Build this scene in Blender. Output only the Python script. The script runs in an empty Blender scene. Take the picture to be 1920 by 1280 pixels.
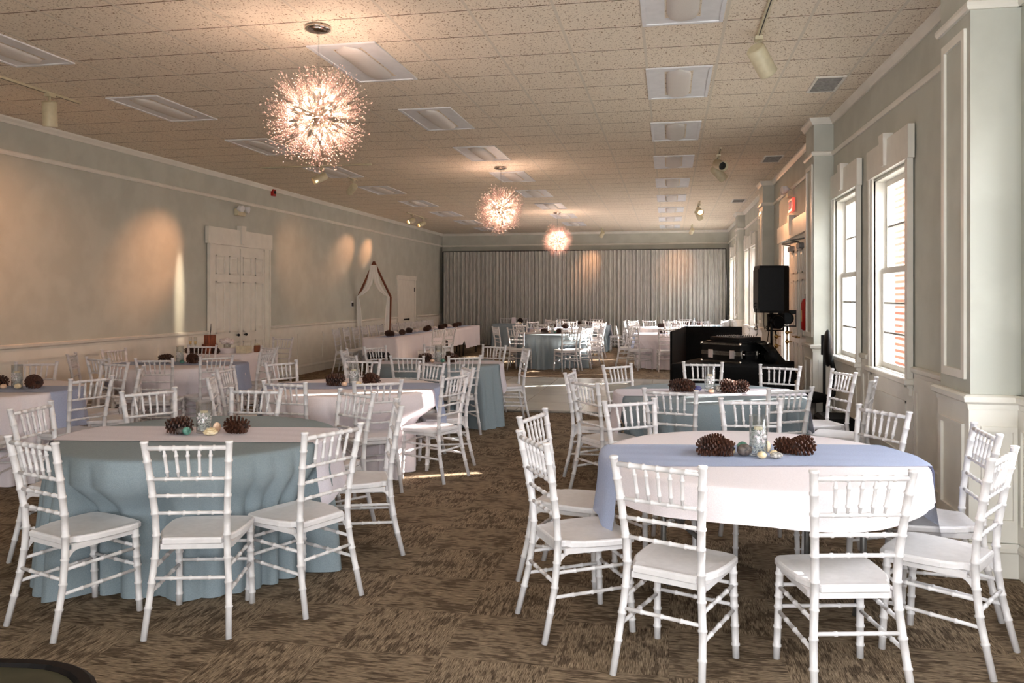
import bpy, bmesh, math, random
from math import pi, sin, cos, radians
from mathutils import Vector, Matrix
random.seed(7)
S = bpy.context.scene
COL = S.collection

# ---------------------------------------------------------------- camera
cd = bpy.data.cameras.new('camera'); cam = bpy.data.objects.new('camera', cd); COL.objects.link(cam)
cam.location = (0, 0, 1.6); cam.rotation_euler = (pi/2, 0, 0.19)
cd.sensor_width = 36; cd.lens = 1530/1920*36; cd.shift_y = -(640-556)/1920; cd.clip_start = .05
S.camera = cam
# ---------------------------------------------------------------- world, sun, exposure
w = bpy.data.worlds.new('sky'); S.world = w; w.use_nodes = True
bg = w.node_tree.nodes['Background']; bg.inputs[0].default_value = (.955, .98, 1, 1); bg.inputs[1].default_value = 8.5
sl = bpy.data.lights.new('sun', 'SUN'); sl.energy = 52; sl.angle = radians(.35); sl.color = (1, .88, .74)
so = bpy.data.objects.new('sun', sl); COL.objects.link(so)
SUN = Vector((-1, -.54, -1.136*.32))
so.rotation_euler = SUN.to_track_quat('-Z', 'Y').to_euler()
S.view_settings.view_transform = 'Standard'; S.view_settings.look = 'None'
S.view_settings.exposure = 0.68; S.view_settings.gamma = 1; S.view_settings.use_curve_mapping = False
cy = S.cycles
cy.max_bounces = 10; cy.diffuse_bounces = 5; cy.glossy_bounces = 4; cy.transmission_bounces = 6; cy.transparent_max_bounces = 10
cy.sample_clamp_indirect = 6; cy.blur_glossy = .5

def portal(name, loc, rot, sx, sy):
    l = bpy.data.lights.new(name, 'AREA'); l.shape = 'RECTANGLE'; l.size = sx; l.size_y = sy; l.cycles.is_portal = True
    o = bpy.data.objects.new(name, l); COL.objects.link(o); o.location = loc; o.rotation_euler = rot
WIN = {1: (7.2, 8.3), 2: (8.85, 9.95), 3: (16.2, 17.3), 4: (18.2, 19.3), 5: (22.5, 23.7), 6: (24.0, 25.2), 7: (3.55, 4.78), 8: (1.5, 2.7), 13: (19.6, 20.6)}
WZ = (.92, 2.70)
for n, (a, b) in WIN.items():
    portal('window_daylight', (2.16, (a+b)/2, 1.8), (0, pi/2, 0), 1.78, b-a)
portal('window_daylight', (2.16, 13.93, 1.25), (0, pi/2, 0), 2.4, .46)
REAR = [-1.35, .9]
for x in REAR:
    portal('window_daylight', (x, -2.72, 1.75), (pi/2, 0, 0), 2.1, 2.5)

# ---------------------------------------------------------------- materials
def srgb(r, g, b):
    f = lambda c: (c/255/12.92 if c/255 <= .04045 else ((c/255+.055)/1.055)**2.4)
    return (f(r), f(g), f(b), 1)
def mat(name, col, rough=.5, metal=0, spec=.5, **k):
    m = bpy.data.materials.new(name); m.use_nodes = True
    b = m.node_tree.nodes['Principled BSDF']
    b.inputs['Base Color'].default_value = srgb(*col); b.inputs['Roughness'].default_value = rough
    b.inputs['Metallic'].default_value = metal; b.inputs['Specular IOR Level'].default_value = spec
    for kk, v in k.items(): b.inputs[kk.replace('_', ' ')].default_value = v
    return m
def nodes(m): return m.node_tree.nodes, m.node_tree.links, m.node_tree.nodes['Principled BSDF']
def speckle(m, c1, c2, scale, lo=.4, hi=.6, bump=0, detail=4, stretch=(1, 1, 1)):
    N, L, b = nodes(m)
    tc = N.new('ShaderNodeTexCoord'); mp = N.new('ShaderNodeMapping'); mp.inputs['Scale'].default_value = stretch
    nz = N.new('ShaderNodeTexNoise'); nz.inputs['Scale'].default_value = scale; nz.inputs['Detail'].default_value = detail
    cr = N.new('ShaderNodeValToRGB'); cr.color_ramp.elements[0].position = lo; cr.color_ramp.elements[1].position = hi
    cr.color_ramp.elements[0].color = srgb(*c1); cr.color_ramp.elements[1].color = srgb(*c2)
    L.new(tc.outputs['Object'], mp.inputs[0]); L.new(mp.outputs[0], nz.inputs['Vector']); L.new(nz.outputs['Fac'], cr.inputs[0]); L.new(cr.outputs[0], b.inputs['Base Color'])
    if bump:
        bp = N.new('ShaderNodeBump'); bp.inputs['Strength'].default_value = bump; bp.inputs['Distance'].default_value = .004
        L.new(nz.outputs['Fac'], bp.inputs['Height']); L.new(bp.outputs[0], b.inputs['Normal'])
    return m
M = {}
M['chair'] = speckle(mat('white_resin', (217, 214, 215), .36), (214, 211, 212), (220, 217, 218), 30)
M['paint'] = speckle(mat('sage_grey_paint', (188, 189, 179), .6), (184, 185, 175), (192, 193, 183), 3)
M['trim'] = speckle(mat('white_trim_paint', (226, 222, 212), .38), (223, 219, 209), (229, 225, 215), 5)
M['white_cloth'] = speckle(mat('white_linen', (234, 226, 230), .85, spec=.2), (230, 222, 226), (238, 230, 234), 220, bump=.15)
M['blue_cloth'] = speckle(mat('dusty_blue_linen', (136, 149, 156), .8, spec=.2), (131, 144, 151), (141, 154, 161), 220, bump=.15)
M['white_runner'] = speckle(mat('white_runner_fabric', (226, 216, 220), .8, spec=.2), (222, 212, 216), (230, 220, 224), 200)
M['blue_runner'] = speckle(mat('pale_blue_runner_fabric', (172, 184, 214), .75, spec=.2), (168, 180, 210), (176, 188, 218), 200)
M['black'] = speckle(mat('black_fabric', (12, 11, 11), .9, spec=.15), (9, 8, 8), (15, 14, 13), 60)
M['black_plastic'] = speckle(mat('black_plastic', (9, 8, 8), .5, spec=.25), (7, 6, 6), (11, 10, 10), 40)
M['alu'] = speckle(mat('dull_aluminium', (120, 118, 114), .35, 1), (105, 103, 99), (128, 126, 122), 25)
M['chrome'] = speckle(mat('polished_chrome', (225, 215, 205), .1, 1), (222, 212, 202), (228, 218, 208), 8)
M['brass'] = speckle(mat('warm_brass', (196, 160, 96), .25, 1), (190, 154, 90), (202, 166, 102), 20)
M['steel_grey'] = speckle(mat('grey_powder_steel', (118, 116, 114), .4, .6), (112, 110, 108), (124, 122, 120), 20)
M['cream'] = speckle(mat('cream_enamel', (206, 196, 166), .4), (202, 192, 162), (210, 200, 170), 20)
M['dark'] = speckle(mat('dark_interior', (20, 18, 16), .6), (16, 14, 12), (24, 22, 20), 20)
M['wood'] = speckle(mat('red_brown_timber', (122, 62, 34), .5), (96, 46, 24), (140, 76, 42), 8, .3, .7, stretch=(1, 1, .1))
M['cone'] = speckle(mat('pine_cone_brown', (60, 32, 22), .5), (34, 17, 11), (100, 60, 42), 45, .3, .75)
M['cone_core'] = speckle(mat('pine_cone_core', (36, 18, 12), .8), (28, 14, 9), (44, 24, 16), 45)
M['red'] = speckle(mat('red_enamel', (176, 30, 24), .3), (170, 26, 20), (182, 34, 28), 10)
M['green_egg'] = speckle(mat('mottled_teal_glaze', (70, 130, 115), .35), (44, 92, 84), (120, 176, 158), 40, .35, .65)
M['dark_egg'] = speckle(mat('dark_mottled_stone', (70, 60, 56), .5), (44, 38, 36), (108, 96, 90), 60, .35, .65)
M['shell'] = speckle(mat('cream_shell', (236, 218, 180), .5), (226, 204, 160), (244, 230, 200), 40)
M['peach'] = speckle(mat('peach_shell', (226, 190, 160), .5), (214, 176, 146), (238, 206, 180), 40)
M['purple'] = speckle(mat('violet_blue_stone', (86, 88, 140), .4), (64, 64, 110), (120, 122, 176), 50)
M['grey_stone'] = speckle(mat('pale_speckled_stone', (160, 154, 146), .6), (120, 116, 110), (196, 190, 182), 80)
M['beads'] = speckle(mat('clear_white_beads', (240, 240, 238), .12, spec=.9), (226, 228, 226), (250, 250, 248), 60)
M['crystal'] = mat('faceted_crystal', (255, 214, 200), .12, spec=1.0, Transmission_Weight=.35)
speckle(M['crystal'], (246, 206, 192), (255, 222, 210), 30)
M['cake'] = speckle(mat('brown_bark_cake', (112, 52, 30), .7), (70, 28, 16), (150, 78, 46), 26, .35, .65, stretch=(1, 1, .15))
M['beige_box'] = speckle(mat('beige_card', (206, 196, 170), .7), (200, 190, 164), (212, 202, 176), 30)
M['flowers'] = speckle(mat('pale_blossom', (226, 214, 210), .8), (200, 186, 184), (240, 230, 226), 50, .3, .7)
M['voile'] = speckle(mat('sheer_white_voile', (250, 245, 238), .9), (247, 242, 235), (253, 248, 241), 90)
M['curtain'] = speckle(mat('sheer_grey_drape', (178, 177, 171), .9, spec=.1), (168, 167, 161), (187, 186, 180), 40, stretch=(1, 1, .1))
M['rim'] = speckle(mat('near_black_rim', (14, 10, 9), .6, spec=.15), (11, 8, 7), (17, 12, 11), 20)
M['slate_top'] = speckle(mat('olive_slate_top', (56, 53, 40), .5, spec=.2), (44, 41, 31), (68, 65, 50), 6, .3, .7)
M['diffuser'] = speckle(mat('white_light_panel', (226, 226, 228), .5), (223, 223, 225), (229, 229, 231), 10)
M['lens'] = speckle(mat('perforated_white_basket', (216, 210, 204), .6), (205, 199, 193), (222, 216, 210), 400)
M['grille'] = speckle(mat('grey_grille', (150, 146, 140), .5), (140, 136, 130), (158, 154, 148), 30)
M['ground'] = speckle(mat('pale_paving', (186, 182, 174), .9), (170, 166, 158), (198, 194, 186), 2)
M['stone_white'] = speckle(mat('white_column_paint', (236, 234, 228), .7), (232, 230, 224), (240, 238, 232), 3)
M['amber'] = speckle(mat('champagne', (236, 206, 150), .2), (230, 200, 144), (240, 212, 158), 30)
def emis(name, col, st):
    m = bpy.data.materials.new(name); m.use_nodes = True; N = m.node_tree.nodes; b = N['Principled BSDF']
    b.inputs['Base Color'].default_value = srgb(*col); b.inputs['Emission Color'].default_value = srgb(*col); b.inputs['Emission Strength'].default_value = st
    tc = N.new('ShaderNodeTexCoord'); nz = N.new('ShaderNodeTexNoise'); nz.inputs['Scale'].default_value = 30
    m.node_tree.links.new(tc.outputs['Object'], nz.inputs['Vector']); mr = N.new('ShaderNodeMapRange'); mr.inputs['To Min'].default_value = .3; mr.inputs['To Max'].default_value = .4
    m.node_tree.links.new(nz.outputs['Fac'], mr.inputs[0]); m.node_tree.links.new(mr.outputs[0], b.inputs['Roughness'])
    return m
M['bulb'] = emis('lit_bulb', (255, 214, 170), 16)
M['lamp_glow'] = emis('lit_spot_lamp', (255, 190, 120), 12)
M['exit_red'] = emis('exit_face', (236, 96, 80), .5)
M['candle'] = emis('lit_candle', (255, 214, 150), 3)
def glass(name, tint=(.96, .98, 1), gl=.12):
    m = bpy.data.materials.new(name); m.use_nodes = True; N = m.node_tree.nodes; L = m.node_tree.links
    N.remove(N['Principled BSDF']); out = N['Material Output']
    t = N.new('ShaderNodeBsdfTransparent'); t.inputs[0].default_value = (*tint, 1)
    g = N.new('ShaderNodeBsdfGlossy'); g.inputs['Roughness'].default_value = .03
    lw = N.new('ShaderNodeLayerWeight'); lw.inputs['Blend'].default_value = .5
    pw = N.new('ShaderNodeMath'); pw.operation = 'POWER'; pw.inputs[1].default_value = 2; L.new(lw.outputs['Facing'], pw.inputs[0])
    mx = N.new('ShaderNodeMixShader')
    ml = N.new('ShaderNodeMath'); ml.operation = 'MULTIPLY'; ml.inputs[1].default_value = gl*3
    L.new(pw.outputs[0], ml.inputs[0]); ad = N.new('ShaderNodeMath'); ad.inputs[1].default_value = gl*.4; L.new(ml.outputs[0], ad.inputs[0]); L.new(ad.outputs[0], mx.inputs[0]); L.new(t.outputs[0], mx.inputs[1]); L.new(g.outputs[0], mx.inputs[2]); L.new(mx.outputs[0], out.inputs[0])
    return m
M['glass'] = glass('clear_glass', (.95, .97, .97), .2)
M['pane'] = glass('window_glass', (.97, .98, 1), .1)
def sheer(name, col, a):
    m = bpy.data.materials.new(name); m.use_nodes = True; N = m.node_tree.nodes; L = m.node_tree.links
    b = N['Principled BSDF']; b.inputs['Base Color'].default_value = srgb(*col); b.inputs['Roughness'].default_value = .9
    t = N.new('ShaderNodeBsdfTransparent'); mx = N.new('ShaderNodeMixShader'); mx.inputs[0].default_value = a
    L.new(t.outputs[0], mx.inputs[1]); L.new(b.outputs[0], mx.inputs[2]); L.new(mx.outputs[0], N['Material Output'].inputs[0])
    speckle(m, tuple(c-5 for c in col), tuple(min(255, c+5) for c in col), 150)
    return m
M['blue_sheer'] = sheer('sheer_blue_runner_fabric', (172, 184, 214), .82)
M['white_sheer'] = sheer('sheer_white_runner_fabric', (228, 222, 232), .88)

# carpet: half-metre tiles of short streaks, turned a quarter tile by tile
def carpet():
    m = mat('brown_tile_carpet', (110, 92, 72), .95, spec=.1); N, L, b = nodes(m)
    tc = N.new('ShaderNodeTexCoord')
    ck = N.new('ShaderNodeTexChecker'); ck.inputs['Scale'].default_value = 2; L.new(tc.outputs['Object'], ck.inputs['Vector'])
    def streak(sc, seedz):
        mp = N.new('ShaderNodeMapping'); mp.inputs['Scale'].default_value = sc; mp.inputs['Location'].default_value = (0, 0, seedz)
        nz = N.new('ShaderNodeTexNoise'); nz.inputs['Scale'].default_value = 1; nz.inputs['Detail'].default_value = 3; nz.inputs['Roughness'].default_value = .6
        L.new(tc.outputs['Object'], mp.inputs[0]); L.new(mp.outputs[0], nz.inputs['Vector']); return nz.outputs['Fac']
    def mixf(a, bb):
        mx = N.new('ShaderNodeMix'); L.new(ck.outputs['Fac'], mx.inputs['Factor']); L.new(a, mx.inputs['A']); L.new(bb, mx.inputs['B']); return mx.outputs['Result']
    fine = mixf(streak((260, 16, 1), 3), streak((16, 260, 1), 9))
    big = mixf(streak((46, 8, 1), 1), streak((8, 46, 1), 5))
    blot = streak((6, 6, 1), 14)
    r1 = N.new('ShaderNodeValToRGB'); r1.color_ramp.elements[0].position = .36; r1.color_ramp.elements[1].position = .66
    r1.color_ramp.elements[0].color = srgb(80, 65, 50); r1.color_ramp.elements[1].color = srgb(166, 147, 124)
    r2 = N.new('ShaderNodeValToRGB'); r2.color_ramp.elements[0].position = .45; r2.color_ramp.elements[1].position = .505
    r2.color_ramp.elements[0].color = (.36, .34, .33, 1); r2.color_ramp.elements[1].color = (1, 1, 1, 1)
    ad = N.new('ShaderNodeMath'); ad.operation = 'MULTIPLY_ADD'; ad.inputs[1].default_value = .45; L.new(blot, ad.inputs[0])
    sc = N.new('ShaderNodeMath'); sc.operation = 'MULTIPLY'; sc.inputs[1].default_value = .55; L.new(big, sc.inputs[0]); L.new(sc.outputs[0], ad.inputs[2])
    L.new(fine, r1.inputs[0]); L.new(ad.outputs[0], r2.inputs[0])
    mx = N.new('ShaderNodeMix'); mx.data_type = 'RGBA'; mx.blend_type = 'MULTIPLY'; mx.inputs['Factor'].default_value = .85
    L.new(r1.outputs[0], mx.inputs['A']); L.new(r2.outputs[0], mx.inputs['B']); L.new(mx.outputs['Result'], b.inputs['Base Color'])
    bp = N.new('ShaderNodeBump'); bp.inputs['Strength'].default_value = .5; bp.inputs['Distance'].default_value = .004; L.new(fine, bp.inputs['Height']); L.new(bp.outputs[0], b.inputs['Normal'])
    return m
M['carpet'] = carpet()
# acoustic tile ceiling
def ceiling_mat():
    m = mat('fissured_ceiling_tile', (238, 226, 208), .9, spec=.1); N, L, b = nodes(m)
    tc = N.new('ShaderNodeTexCoord'); sx = N.new('ShaderNodeSeparateXYZ'); L.new(tc.outputs['Object'], sx.inputs[0])
    def line(axis, off, step, wd):
        a = N.new('ShaderNodeMath'); a.operation = 'SUBTRACT'; L.new(sx.outputs[axis], a.inputs[0]); a.inputs[1].default_value = off-100*step-step/2
        d = N.new('ShaderNodeMath'); d.operation = 'MODULO'; L.new(a.outputs[0], d.inputs[0]); d.inputs[1].default_value = step
        s = N.new('ShaderNodeMath'); s.operation = 'SUBTRACT'; L.new(d.outputs[0], s.inputs[0]); s.inputs[1].default_value = step/2
        ab = N.new('ShaderNodeMath'); ab.operation = 'ABSOLUTE'; L.new(s.outputs[0], ab.inputs[0])
        lt = N.new('ShaderNodeMath'); lt.operation = 'LESS_THAN'; L.new(ab.outputs[0], lt.inputs[0]); lt.inputs[1].default_value = wd; return lt.outputs[0]
    lx = line('X', -.815, .618, .012); ly = line('Y', 5.781, .583, .006)
    mp = N.new('ShaderNodeMapping'); mp.inputs['Scale'].default_value = (70, 45, 1); L.new(tc.outputs['Object'], mp.inputs[0])
    nz = N.new('ShaderNodeTexNoise'); nz.inputs['Scale'].default_value = 1; nz.inputs['Detail'].default_value = 2; L.new(mp.outputs[0], nz.inputs['Vector'])
    cr = N.new('ShaderNodeValToRGB'); e = cr.color_ramp.elements; e[0].position = .30; e[1].position = .42; e[0].color = srgb(150, 124, 98); e[1].color = srgb(240, 228, 210)
    L.new(nz.outputs['Fac'], cr.inputs[0])
    n2 = N.new('ShaderNodeTexNoise'); n2.inputs['Scale'].default_value = 150; L.new(tc.outputs['Object'], n2.inputs['Vector'])
    c2 = N.new('ShaderNodeValToRGB'); c2.color_ramp.elements[0].position = .35; c2.color_ramp.elements[1].position = .6; c2.color_ramp.elements[0].color = (.84, .82, .8, 1); c2.color_ramp.elements[1].color = (1, 1, 1, 1); L.new(n2.outputs['Fac'], c2.inputs[0])
    m0 = N.new('ShaderNodeMix'); m0.data_type = 'RGBA'; m0.blend_type = 'MULTIPLY'; m0.inputs['Factor'].default_value = 1; L.new(cr.outputs[0], m0.inputs['A']); L.new(c2.outputs[0], m0.inputs['B'])
    m1 = N.new('ShaderNodeMix'); m1.data_type = 'RGBA'; L.new(ly, m1.inputs['Factor']); L.new(m0.outputs['Result'], m1.inputs['A']); m1.inputs['B'].default_value = srgb(112, 90, 70)
    m2 = N.new('ShaderNodeMix'); m2.data_type = 'RGBA'; L.new(lx, m2.inputs['Factor']); L.new(m1.outputs['Result'], m2.inputs['A']); m2.inputs['B'].default_value = srgb(216, 206, 190)
    L.new(m2.outputs['Result'], b.inputs['Base Color'])
    bp = N.new('ShaderNodeBump'); bp.inputs['Strength'].default_value = .4; bp.inputs['Distance'].default_value = .004; L.new(nz.outputs['Fac'], bp.inputs['Height']); L.new(bp.outputs[0], b.inputs['Normal'])
    return m
M['ceiling'] = ceiling_mat()
def brickmat():
    m = mat('red_brick', (150, 80, 66), .9, spec=.1); N, L, b = nodes(m)
    tc = N.new('ShaderNodeTexCoord'); mp = N.new('ShaderNodeMapping'); mp.inputs['Rotation'].default_value = (pi/2, 0, 0); L.new(tc.outputs['Object'], mp.inputs[0])
    br = N.new('ShaderNodeTexBrick'); br.inputs['Scale'].default_value = 4.5; br.inputs['Color1'].default_value = srgb(156, 84, 70); br.inputs['Color2'].default_value = srgb(178, 104, 88); br.inputs['Mortar'].default_value = srgb(200, 184, 172)
    L.new(mp.outputs[0], br.inputs['Vector']); L.new(br.outputs[0], b.inputs['Base Color']); return m
M['brick'] = brickmat()
def floormat():
    m = mat('glossy_dance_panel', (196, 198, 194), .16, spec=.6); N, L, b = nodes(m)
    tc = N.new('ShaderNodeTexCoord'); br = N.new('ShaderNodeTexBrick'); br.offset = 0; br.inputs['Scale'].default_value = 1; br.inputs['Brick Width'].default_value = .9; br.inputs['Row Height'].default_value = .9
    br.inputs['Mortar Size'].default_value = .006; br.inputs['Color1'].default_value = srgb(198, 200, 195); br.inputs['Color2'].default_value = srgb(188, 190, 186); br.inputs['Mortar'].default_value = srgb(130, 130, 126)
    L.new(tc.outputs['Object'], br.inputs['Vector']); L.new(br.outputs[0], b.inputs['Base Color'])
    nz = N.new('ShaderNodeTexNoise'); nz.inputs['Scale'].default_value = 1.6; L.new(tc.outputs['Object'], nz.inputs['Vector'])
    mr = N.new('ShaderNodeMapRange'); mr.inputs['To Min'].default_value = .1; mr.inputs['To Max'].default_value = .3; L.new(nz.outputs['Fac'], mr.inputs[0]); L.new(mr.outputs[0], b.inputs['Roughness'])
    return m
M['dance'] = floormat()

# ---------------------------------------------------------------- mesh helpers
class MB:
    def __init__(s): s.bm = bmesh.new()
    def _new(s, vs, fs, smooth=False, mi=0):
        v = [s.bm.verts.new(p) for p in vs]
        for f in fs:
            try:
                fc = s.bm.faces.new([v[i] for i in f]); fc.smooth = smooth; fc.material_index = mi
            except ValueError: pass
        return s
    def box(s, x0, x1, y0, y1, z0, z1, mi=0, rot=None, c=None):
        vs = [Vector((x, y, z)) for z in (z0, z1) for y in (y0, y1) for x in (x0, x1)]
        if rot is not None:
            c = Vector(c) if c is not None else sum(vs, Vector())/8
            vs = [rot @ (p-c)+c for p in vs]
        return s._new(vs, [(0, 2, 3, 1), (4, 5, 7, 6), (0, 1, 5, 4), (2, 6, 7, 3), (0, 4, 6, 2), (1, 3, 7, 5)], mi=mi)
    def bbox(s, x0, x1, y0, y1, z0, z1, b=.005, mi=0):   # chamfered box
        r = [(x0, y0), (x1, y0), (x1, y1), (x0, y1)]
        def ins(k): return [(x0+k, y0+k), (x1-k, y0+k), (x1-k, y1-k), (x0+k, y1-k)]
        return s.loft([[(x, y, z0) for x, y in ins(b)], [(x, y, z0+b) for x, y in r], [(x, y, z1-b) for x, y in r], [(x, y, z1) for x, y in ins(b)]], mi=mi)
    def loft(s, rings, closed=True, caps=True, smooth=False, mi=0):
        n = len(rings[0]); vs = [p for r in rings for p in r]; fs = []
        for i in range(len(rings)-1):
            for j in range(n if closed else n-1):
                k = (j+1) % n; fs.append((i*n+j, i*n+k, (i+1)*n+k, (i+1)*n+j))
        base = len(s.bm.verts); v = [s.bm.verts.new(p) for p in vs]
        for f in fs:
            try:
                fc = s.bm.faces.new([v[i] for i in f]); fc.smooth = smooth; fc.material_index = mi
            except ValueError: pass
        if caps and closed:
            for idx in (list(range(n))[::-1], list(range((len(rings)-1)*n, len(rings)*n))):
                try: fc = s.bm.faces.new([v[i] for i in idx]); fc.material_index = mi
                except ValueError: pass
        return s
    def prism(s, poly, z0, z1, mi=0): return s.loft([[(x, y, z0) for x, y in poly], [(x, y, z1) for x, y in poly]], mi=mi)
    def tube(s, pts, rad, seg=8, caps=True, smooth=True, mi=0):
        pts = [Vector(p) for p in pts]; n = len(pts)
        if not isinstance(rad, (list, tuple)): rad = [rad]*n
        rings = []; up = None
        for i in range(n):
            d = (pts[min(i+1, n-1)]-pts[max(i-1, 0)]).normalized()
            if up is None:
                a = Vector((0, 0, 1)) if abs(d.z) < .9 else Vector((0, 1, 0)); up = (a-d*a.dot(d)).normalized()
            else: up = (up-d*up.dot(d)).normalized()
            q = d.cross(up)
            rings.append([pts[i]+(up*cos(2*pi*j/seg)+q*sin(2*pi*j/seg))*rad[i] for j in range(seg)])
        return s.loft(rings, True, caps, smooth, mi)
    def lathe(s, prof, c=(0, 0, 0), seg=24, smooth=True, caps=True, mi=0):
        return s.loft([[(c[0]+r*cos(2*pi*j/seg), c[1]+r*sin(2*pi*j/seg), c[2]+z) for j in range(seg)] for r, z in prof], True, caps, smooth, mi)
    def blob(s, c, r, sc=(1, 1, 1), jit=0, sub=2, mi=0, rot=None):
        t = bmesh.new(); bmesh.ops.create_icosphere(t, subdivisions=sub, radius=r)
        t.verts.ensure_lookup_table(); vs = []
        for v in t.verts:
            p = Vector((v.co.x*sc[0], v.co.y*sc[1], v.co.z*sc[2]))*(1+random.uniform(-jit, jit))
            if rot is not None: p = rot @ p
            vs.append(p+Vector(c))
        fs = [[v.index for v in f.verts] for f in t.faces]; t.free()
        return s._new(vs, fs, True, mi)
    def build(s, name, m, parent=None, warp=None):
        if warp:
            for v in s.bm.verts: v.co.x += warp(v.co.y)
        bmesh.ops.recalc_face_normals(s.bm, faces=s.bm.faces)
        me = bpy.data.meshes.new(name); s.bm.to_mesh(me); s.bm.free()
        for mm in (m if isinstance(m, (list, tuple)) else [m]): me.materials.append(mm)
        o = bpy.data.objects.new(name, me); COL.objects.link(o)
        if parent: o.parent = parent
        return o
def tag(o, label, cat, group=None):
    o['label'] = label; o['category'] = cat
    if group: o['group'] = group
    return o
def empty(name, loc=(0, 0, 0), rz=0):
    o = bpy.data.objects.new(name, None); COL.objects.link(o); o.location = loc; o.rotation_euler = (0, 0, rz); o.empty_display_size = .1; return o
def thing(name, label, cat, loc=(0, 0, 0), rz=0, group=None): return tag(empty(name, loc, rz), label, cat, group)
def struct(o): o['kind'] = 'structure'; return o
def dup(root, loc, rz=None, label=None, group=None, scale=None):
    r = root.copy(); COL.objects.link(r); r.location = loc
    if rz is not None: r.rotation_euler = (0, 0, rz)
    if label: r['label'] = label
    if group: r['group'] = group
    if scale: r.scale = scale
    for ch in root.children:
        c = ch.copy(); COL.objects.link(c); c.parent = r
        for g in ch.children:
            d = g.copy(); COL.objects.link(d); d.parent = c
    return r
def lerp(x, xs, ys):
    if x <= xs[0]: return ys[0]
    for i in range(len(xs)-1):
        if x <= xs[i+1]: return ys[i]+(ys[i+1]-ys[i])*(x-xs[i])/(xs[i+1]-xs[i])
    return ys[-1]
# side walls bent along their length to take up lens distortion
def RW(y): return lerp(y, [4, 6.5, 10, 15, 26.3], [.085, .075, 0, -.02, -.06])
def LW(y): return lerp(y, [4, 8, 13, 26.3], [-.14, -.10, 0, .04])
XR, XL, YB, YF, ZC = 1.885, -7.45, 26.25, -2.5, 3.685
TH = .16

# ================================================================ SETTING
struct(MB().box(-8, 2.15, YF-.3, YB+.3, -.12, 0).build('floor', M['carpet']))
struct(MB().box(-8, 2.4, YF-.3, YB+.3, ZC, ZC+.12).build('ceiling', M['ceiling']))
# right wall with openings
def wall_with_openings(name, ops, y0, y1, x0, x1, warp):
    b = MB(); ys = y0
    for a, c, za, zb in sorted(ops):
        n = max(1, int((a-ys)/1.2))
        for i in range(n): b.box(x0, x1, ys+(a-ys)*i/n, ys+(a-ys)*(i+1)/n, 0, ZC)
        if za > 0: b.box(x0, x1, a, c, 0, za)
        b.box(x0, x1, a, c, zb, ZC); ys = c
    n = max(1, int((y1-ys)/1.2))
    for i in range(n): b.box(x0, x1, ys+(y1-ys)*i/n, ys+(y1-ys)*(i+1)/n, 0, ZC)
    return struct(b.build(name, M['paint'], warp=warp))
ops = [(a, b, *WZ) for a, b in WIN.values()]+[(11.85, 14.2, 0, 2.5)]
wall_with_openings('wall_right', ops, YF, YB, XR, XR+TH, RW)
wall_with_openings('wall_left', [], YF, YB, XL-TH, XL, LW)
struct(MB().box(-8, 2.3, YB, YB+.25, 0, ZC).build('wall_back', M['paint']))
b = MB(); xs = -8
for x in REAR:
    b.box(xs, x-1.05, YF-.25, YF, 0, ZC); b.box(x-1.05, x+1.05, YF-.25, YF, 0, .5); b.box(x-1.05, x+1.05, YF-.25, YF, 3.0, ZC); xs = x+1.05
b.box(xs, 2.3, YF-.25, YF, 0, ZC); struct(b.build('wall_front', M['paint']))

# trims: cornice, picture rail, chair rail with wainscot, baseboard
tn = [0]
def trim(b, warp=None, name=None):
    tn[0] += 1
    return struct(b.build(name or 'trim_%d' % tn[0], M['trim'], warp=warp))
def segs(y0, y1, n=14): return [(y0+(y1-y0)*i/n, y0+(y1-y0)*(i+1)/n) for i in range(n)]
PIL = [(5.10, 5.62, 1.70), (10.05, 10.60, 1.665), (15.35, 15.92, 1.665), (20.85, 21.45, 1.665)]
def yspans(gaps, y0, y1):
    out = []; y = y0
    for a, c in sorted(gaps):
        if a > y: out.append((y, a))
        y = max(y, c)
    if y < y1: out.append((y, y1))
    return out
def sweep_y(b, prof, spans, x, sgn):   # prof: (offset into room, z)
    for a, c in spans:
        n = max(1, int((c-a)/1.0))
        ring = lambda y: [(x+sgn*o, y, z) for o, z in prof]
        b.loft([ring(a+(c-a)*i/n) for i in range(n+1)])
    return b
CORN = [(0, ZC-.075), (.02, ZC-.075), (.03, ZC-.05), (.05, ZC-.02), (.055, ZC), (0, ZC)]
RAIL = [(0, 3.245), (.018, 3.245), (.028, 3.265), (.028, 3.285), (.015, 3.30), (0, 3.30)]
CAP = [(0, .955), (.018, .955), (.022, .985), (.045, 1.0), (.05, 1.03), (.03, 1.04), (0, 1.04)]
BASE = [(0, 0), (.02, 0), (.02, .14), (.03, .15), (.03, .17), (.012, .195), (0, .2)]
pg = [(a, c) for a, c, _ in PIL]
casing = [(a-.17, c+.13) for a, c in WIN.values()]
trim(sweep_y(MB(), CORN, yspans(pg, YF, YB), XR, -1), RW)
trim(sweep_y(MB(), RAIL, yspans(pg, YF, YB), XR, -1), RW)
wspans = yspans(pg+casing+[(11.6, 14.63)], YF, YB)
trim(sweep_y(MB(), CAP, wspans, XR, -1), RW)
struct(sweep_y(MB(), BASE, yspans(pg+[(11.6, 14.63)], YF, YB), XR, -1).build('baseboard_right', M['trim'], warp=RW))
LD = (12.22, 14.34); LS = (21.6, 23.35)
trim(sweep_y(MB(), CORN, [(YF, YB)], XL, 1), LW)
trim(sweep_y(MB(), RAIL, [(YF, YB)], XL, 1), LW)
trim(sweep_y(MB(), CAP, yspans([LD, LS], YF, YB), XL, 1), LW)
struct(sweep_y(MB(), BASE, yspans([LD, LS], YF, YB), XL, 1).build('baseboard_left', M['trim'], warp=LW))
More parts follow.
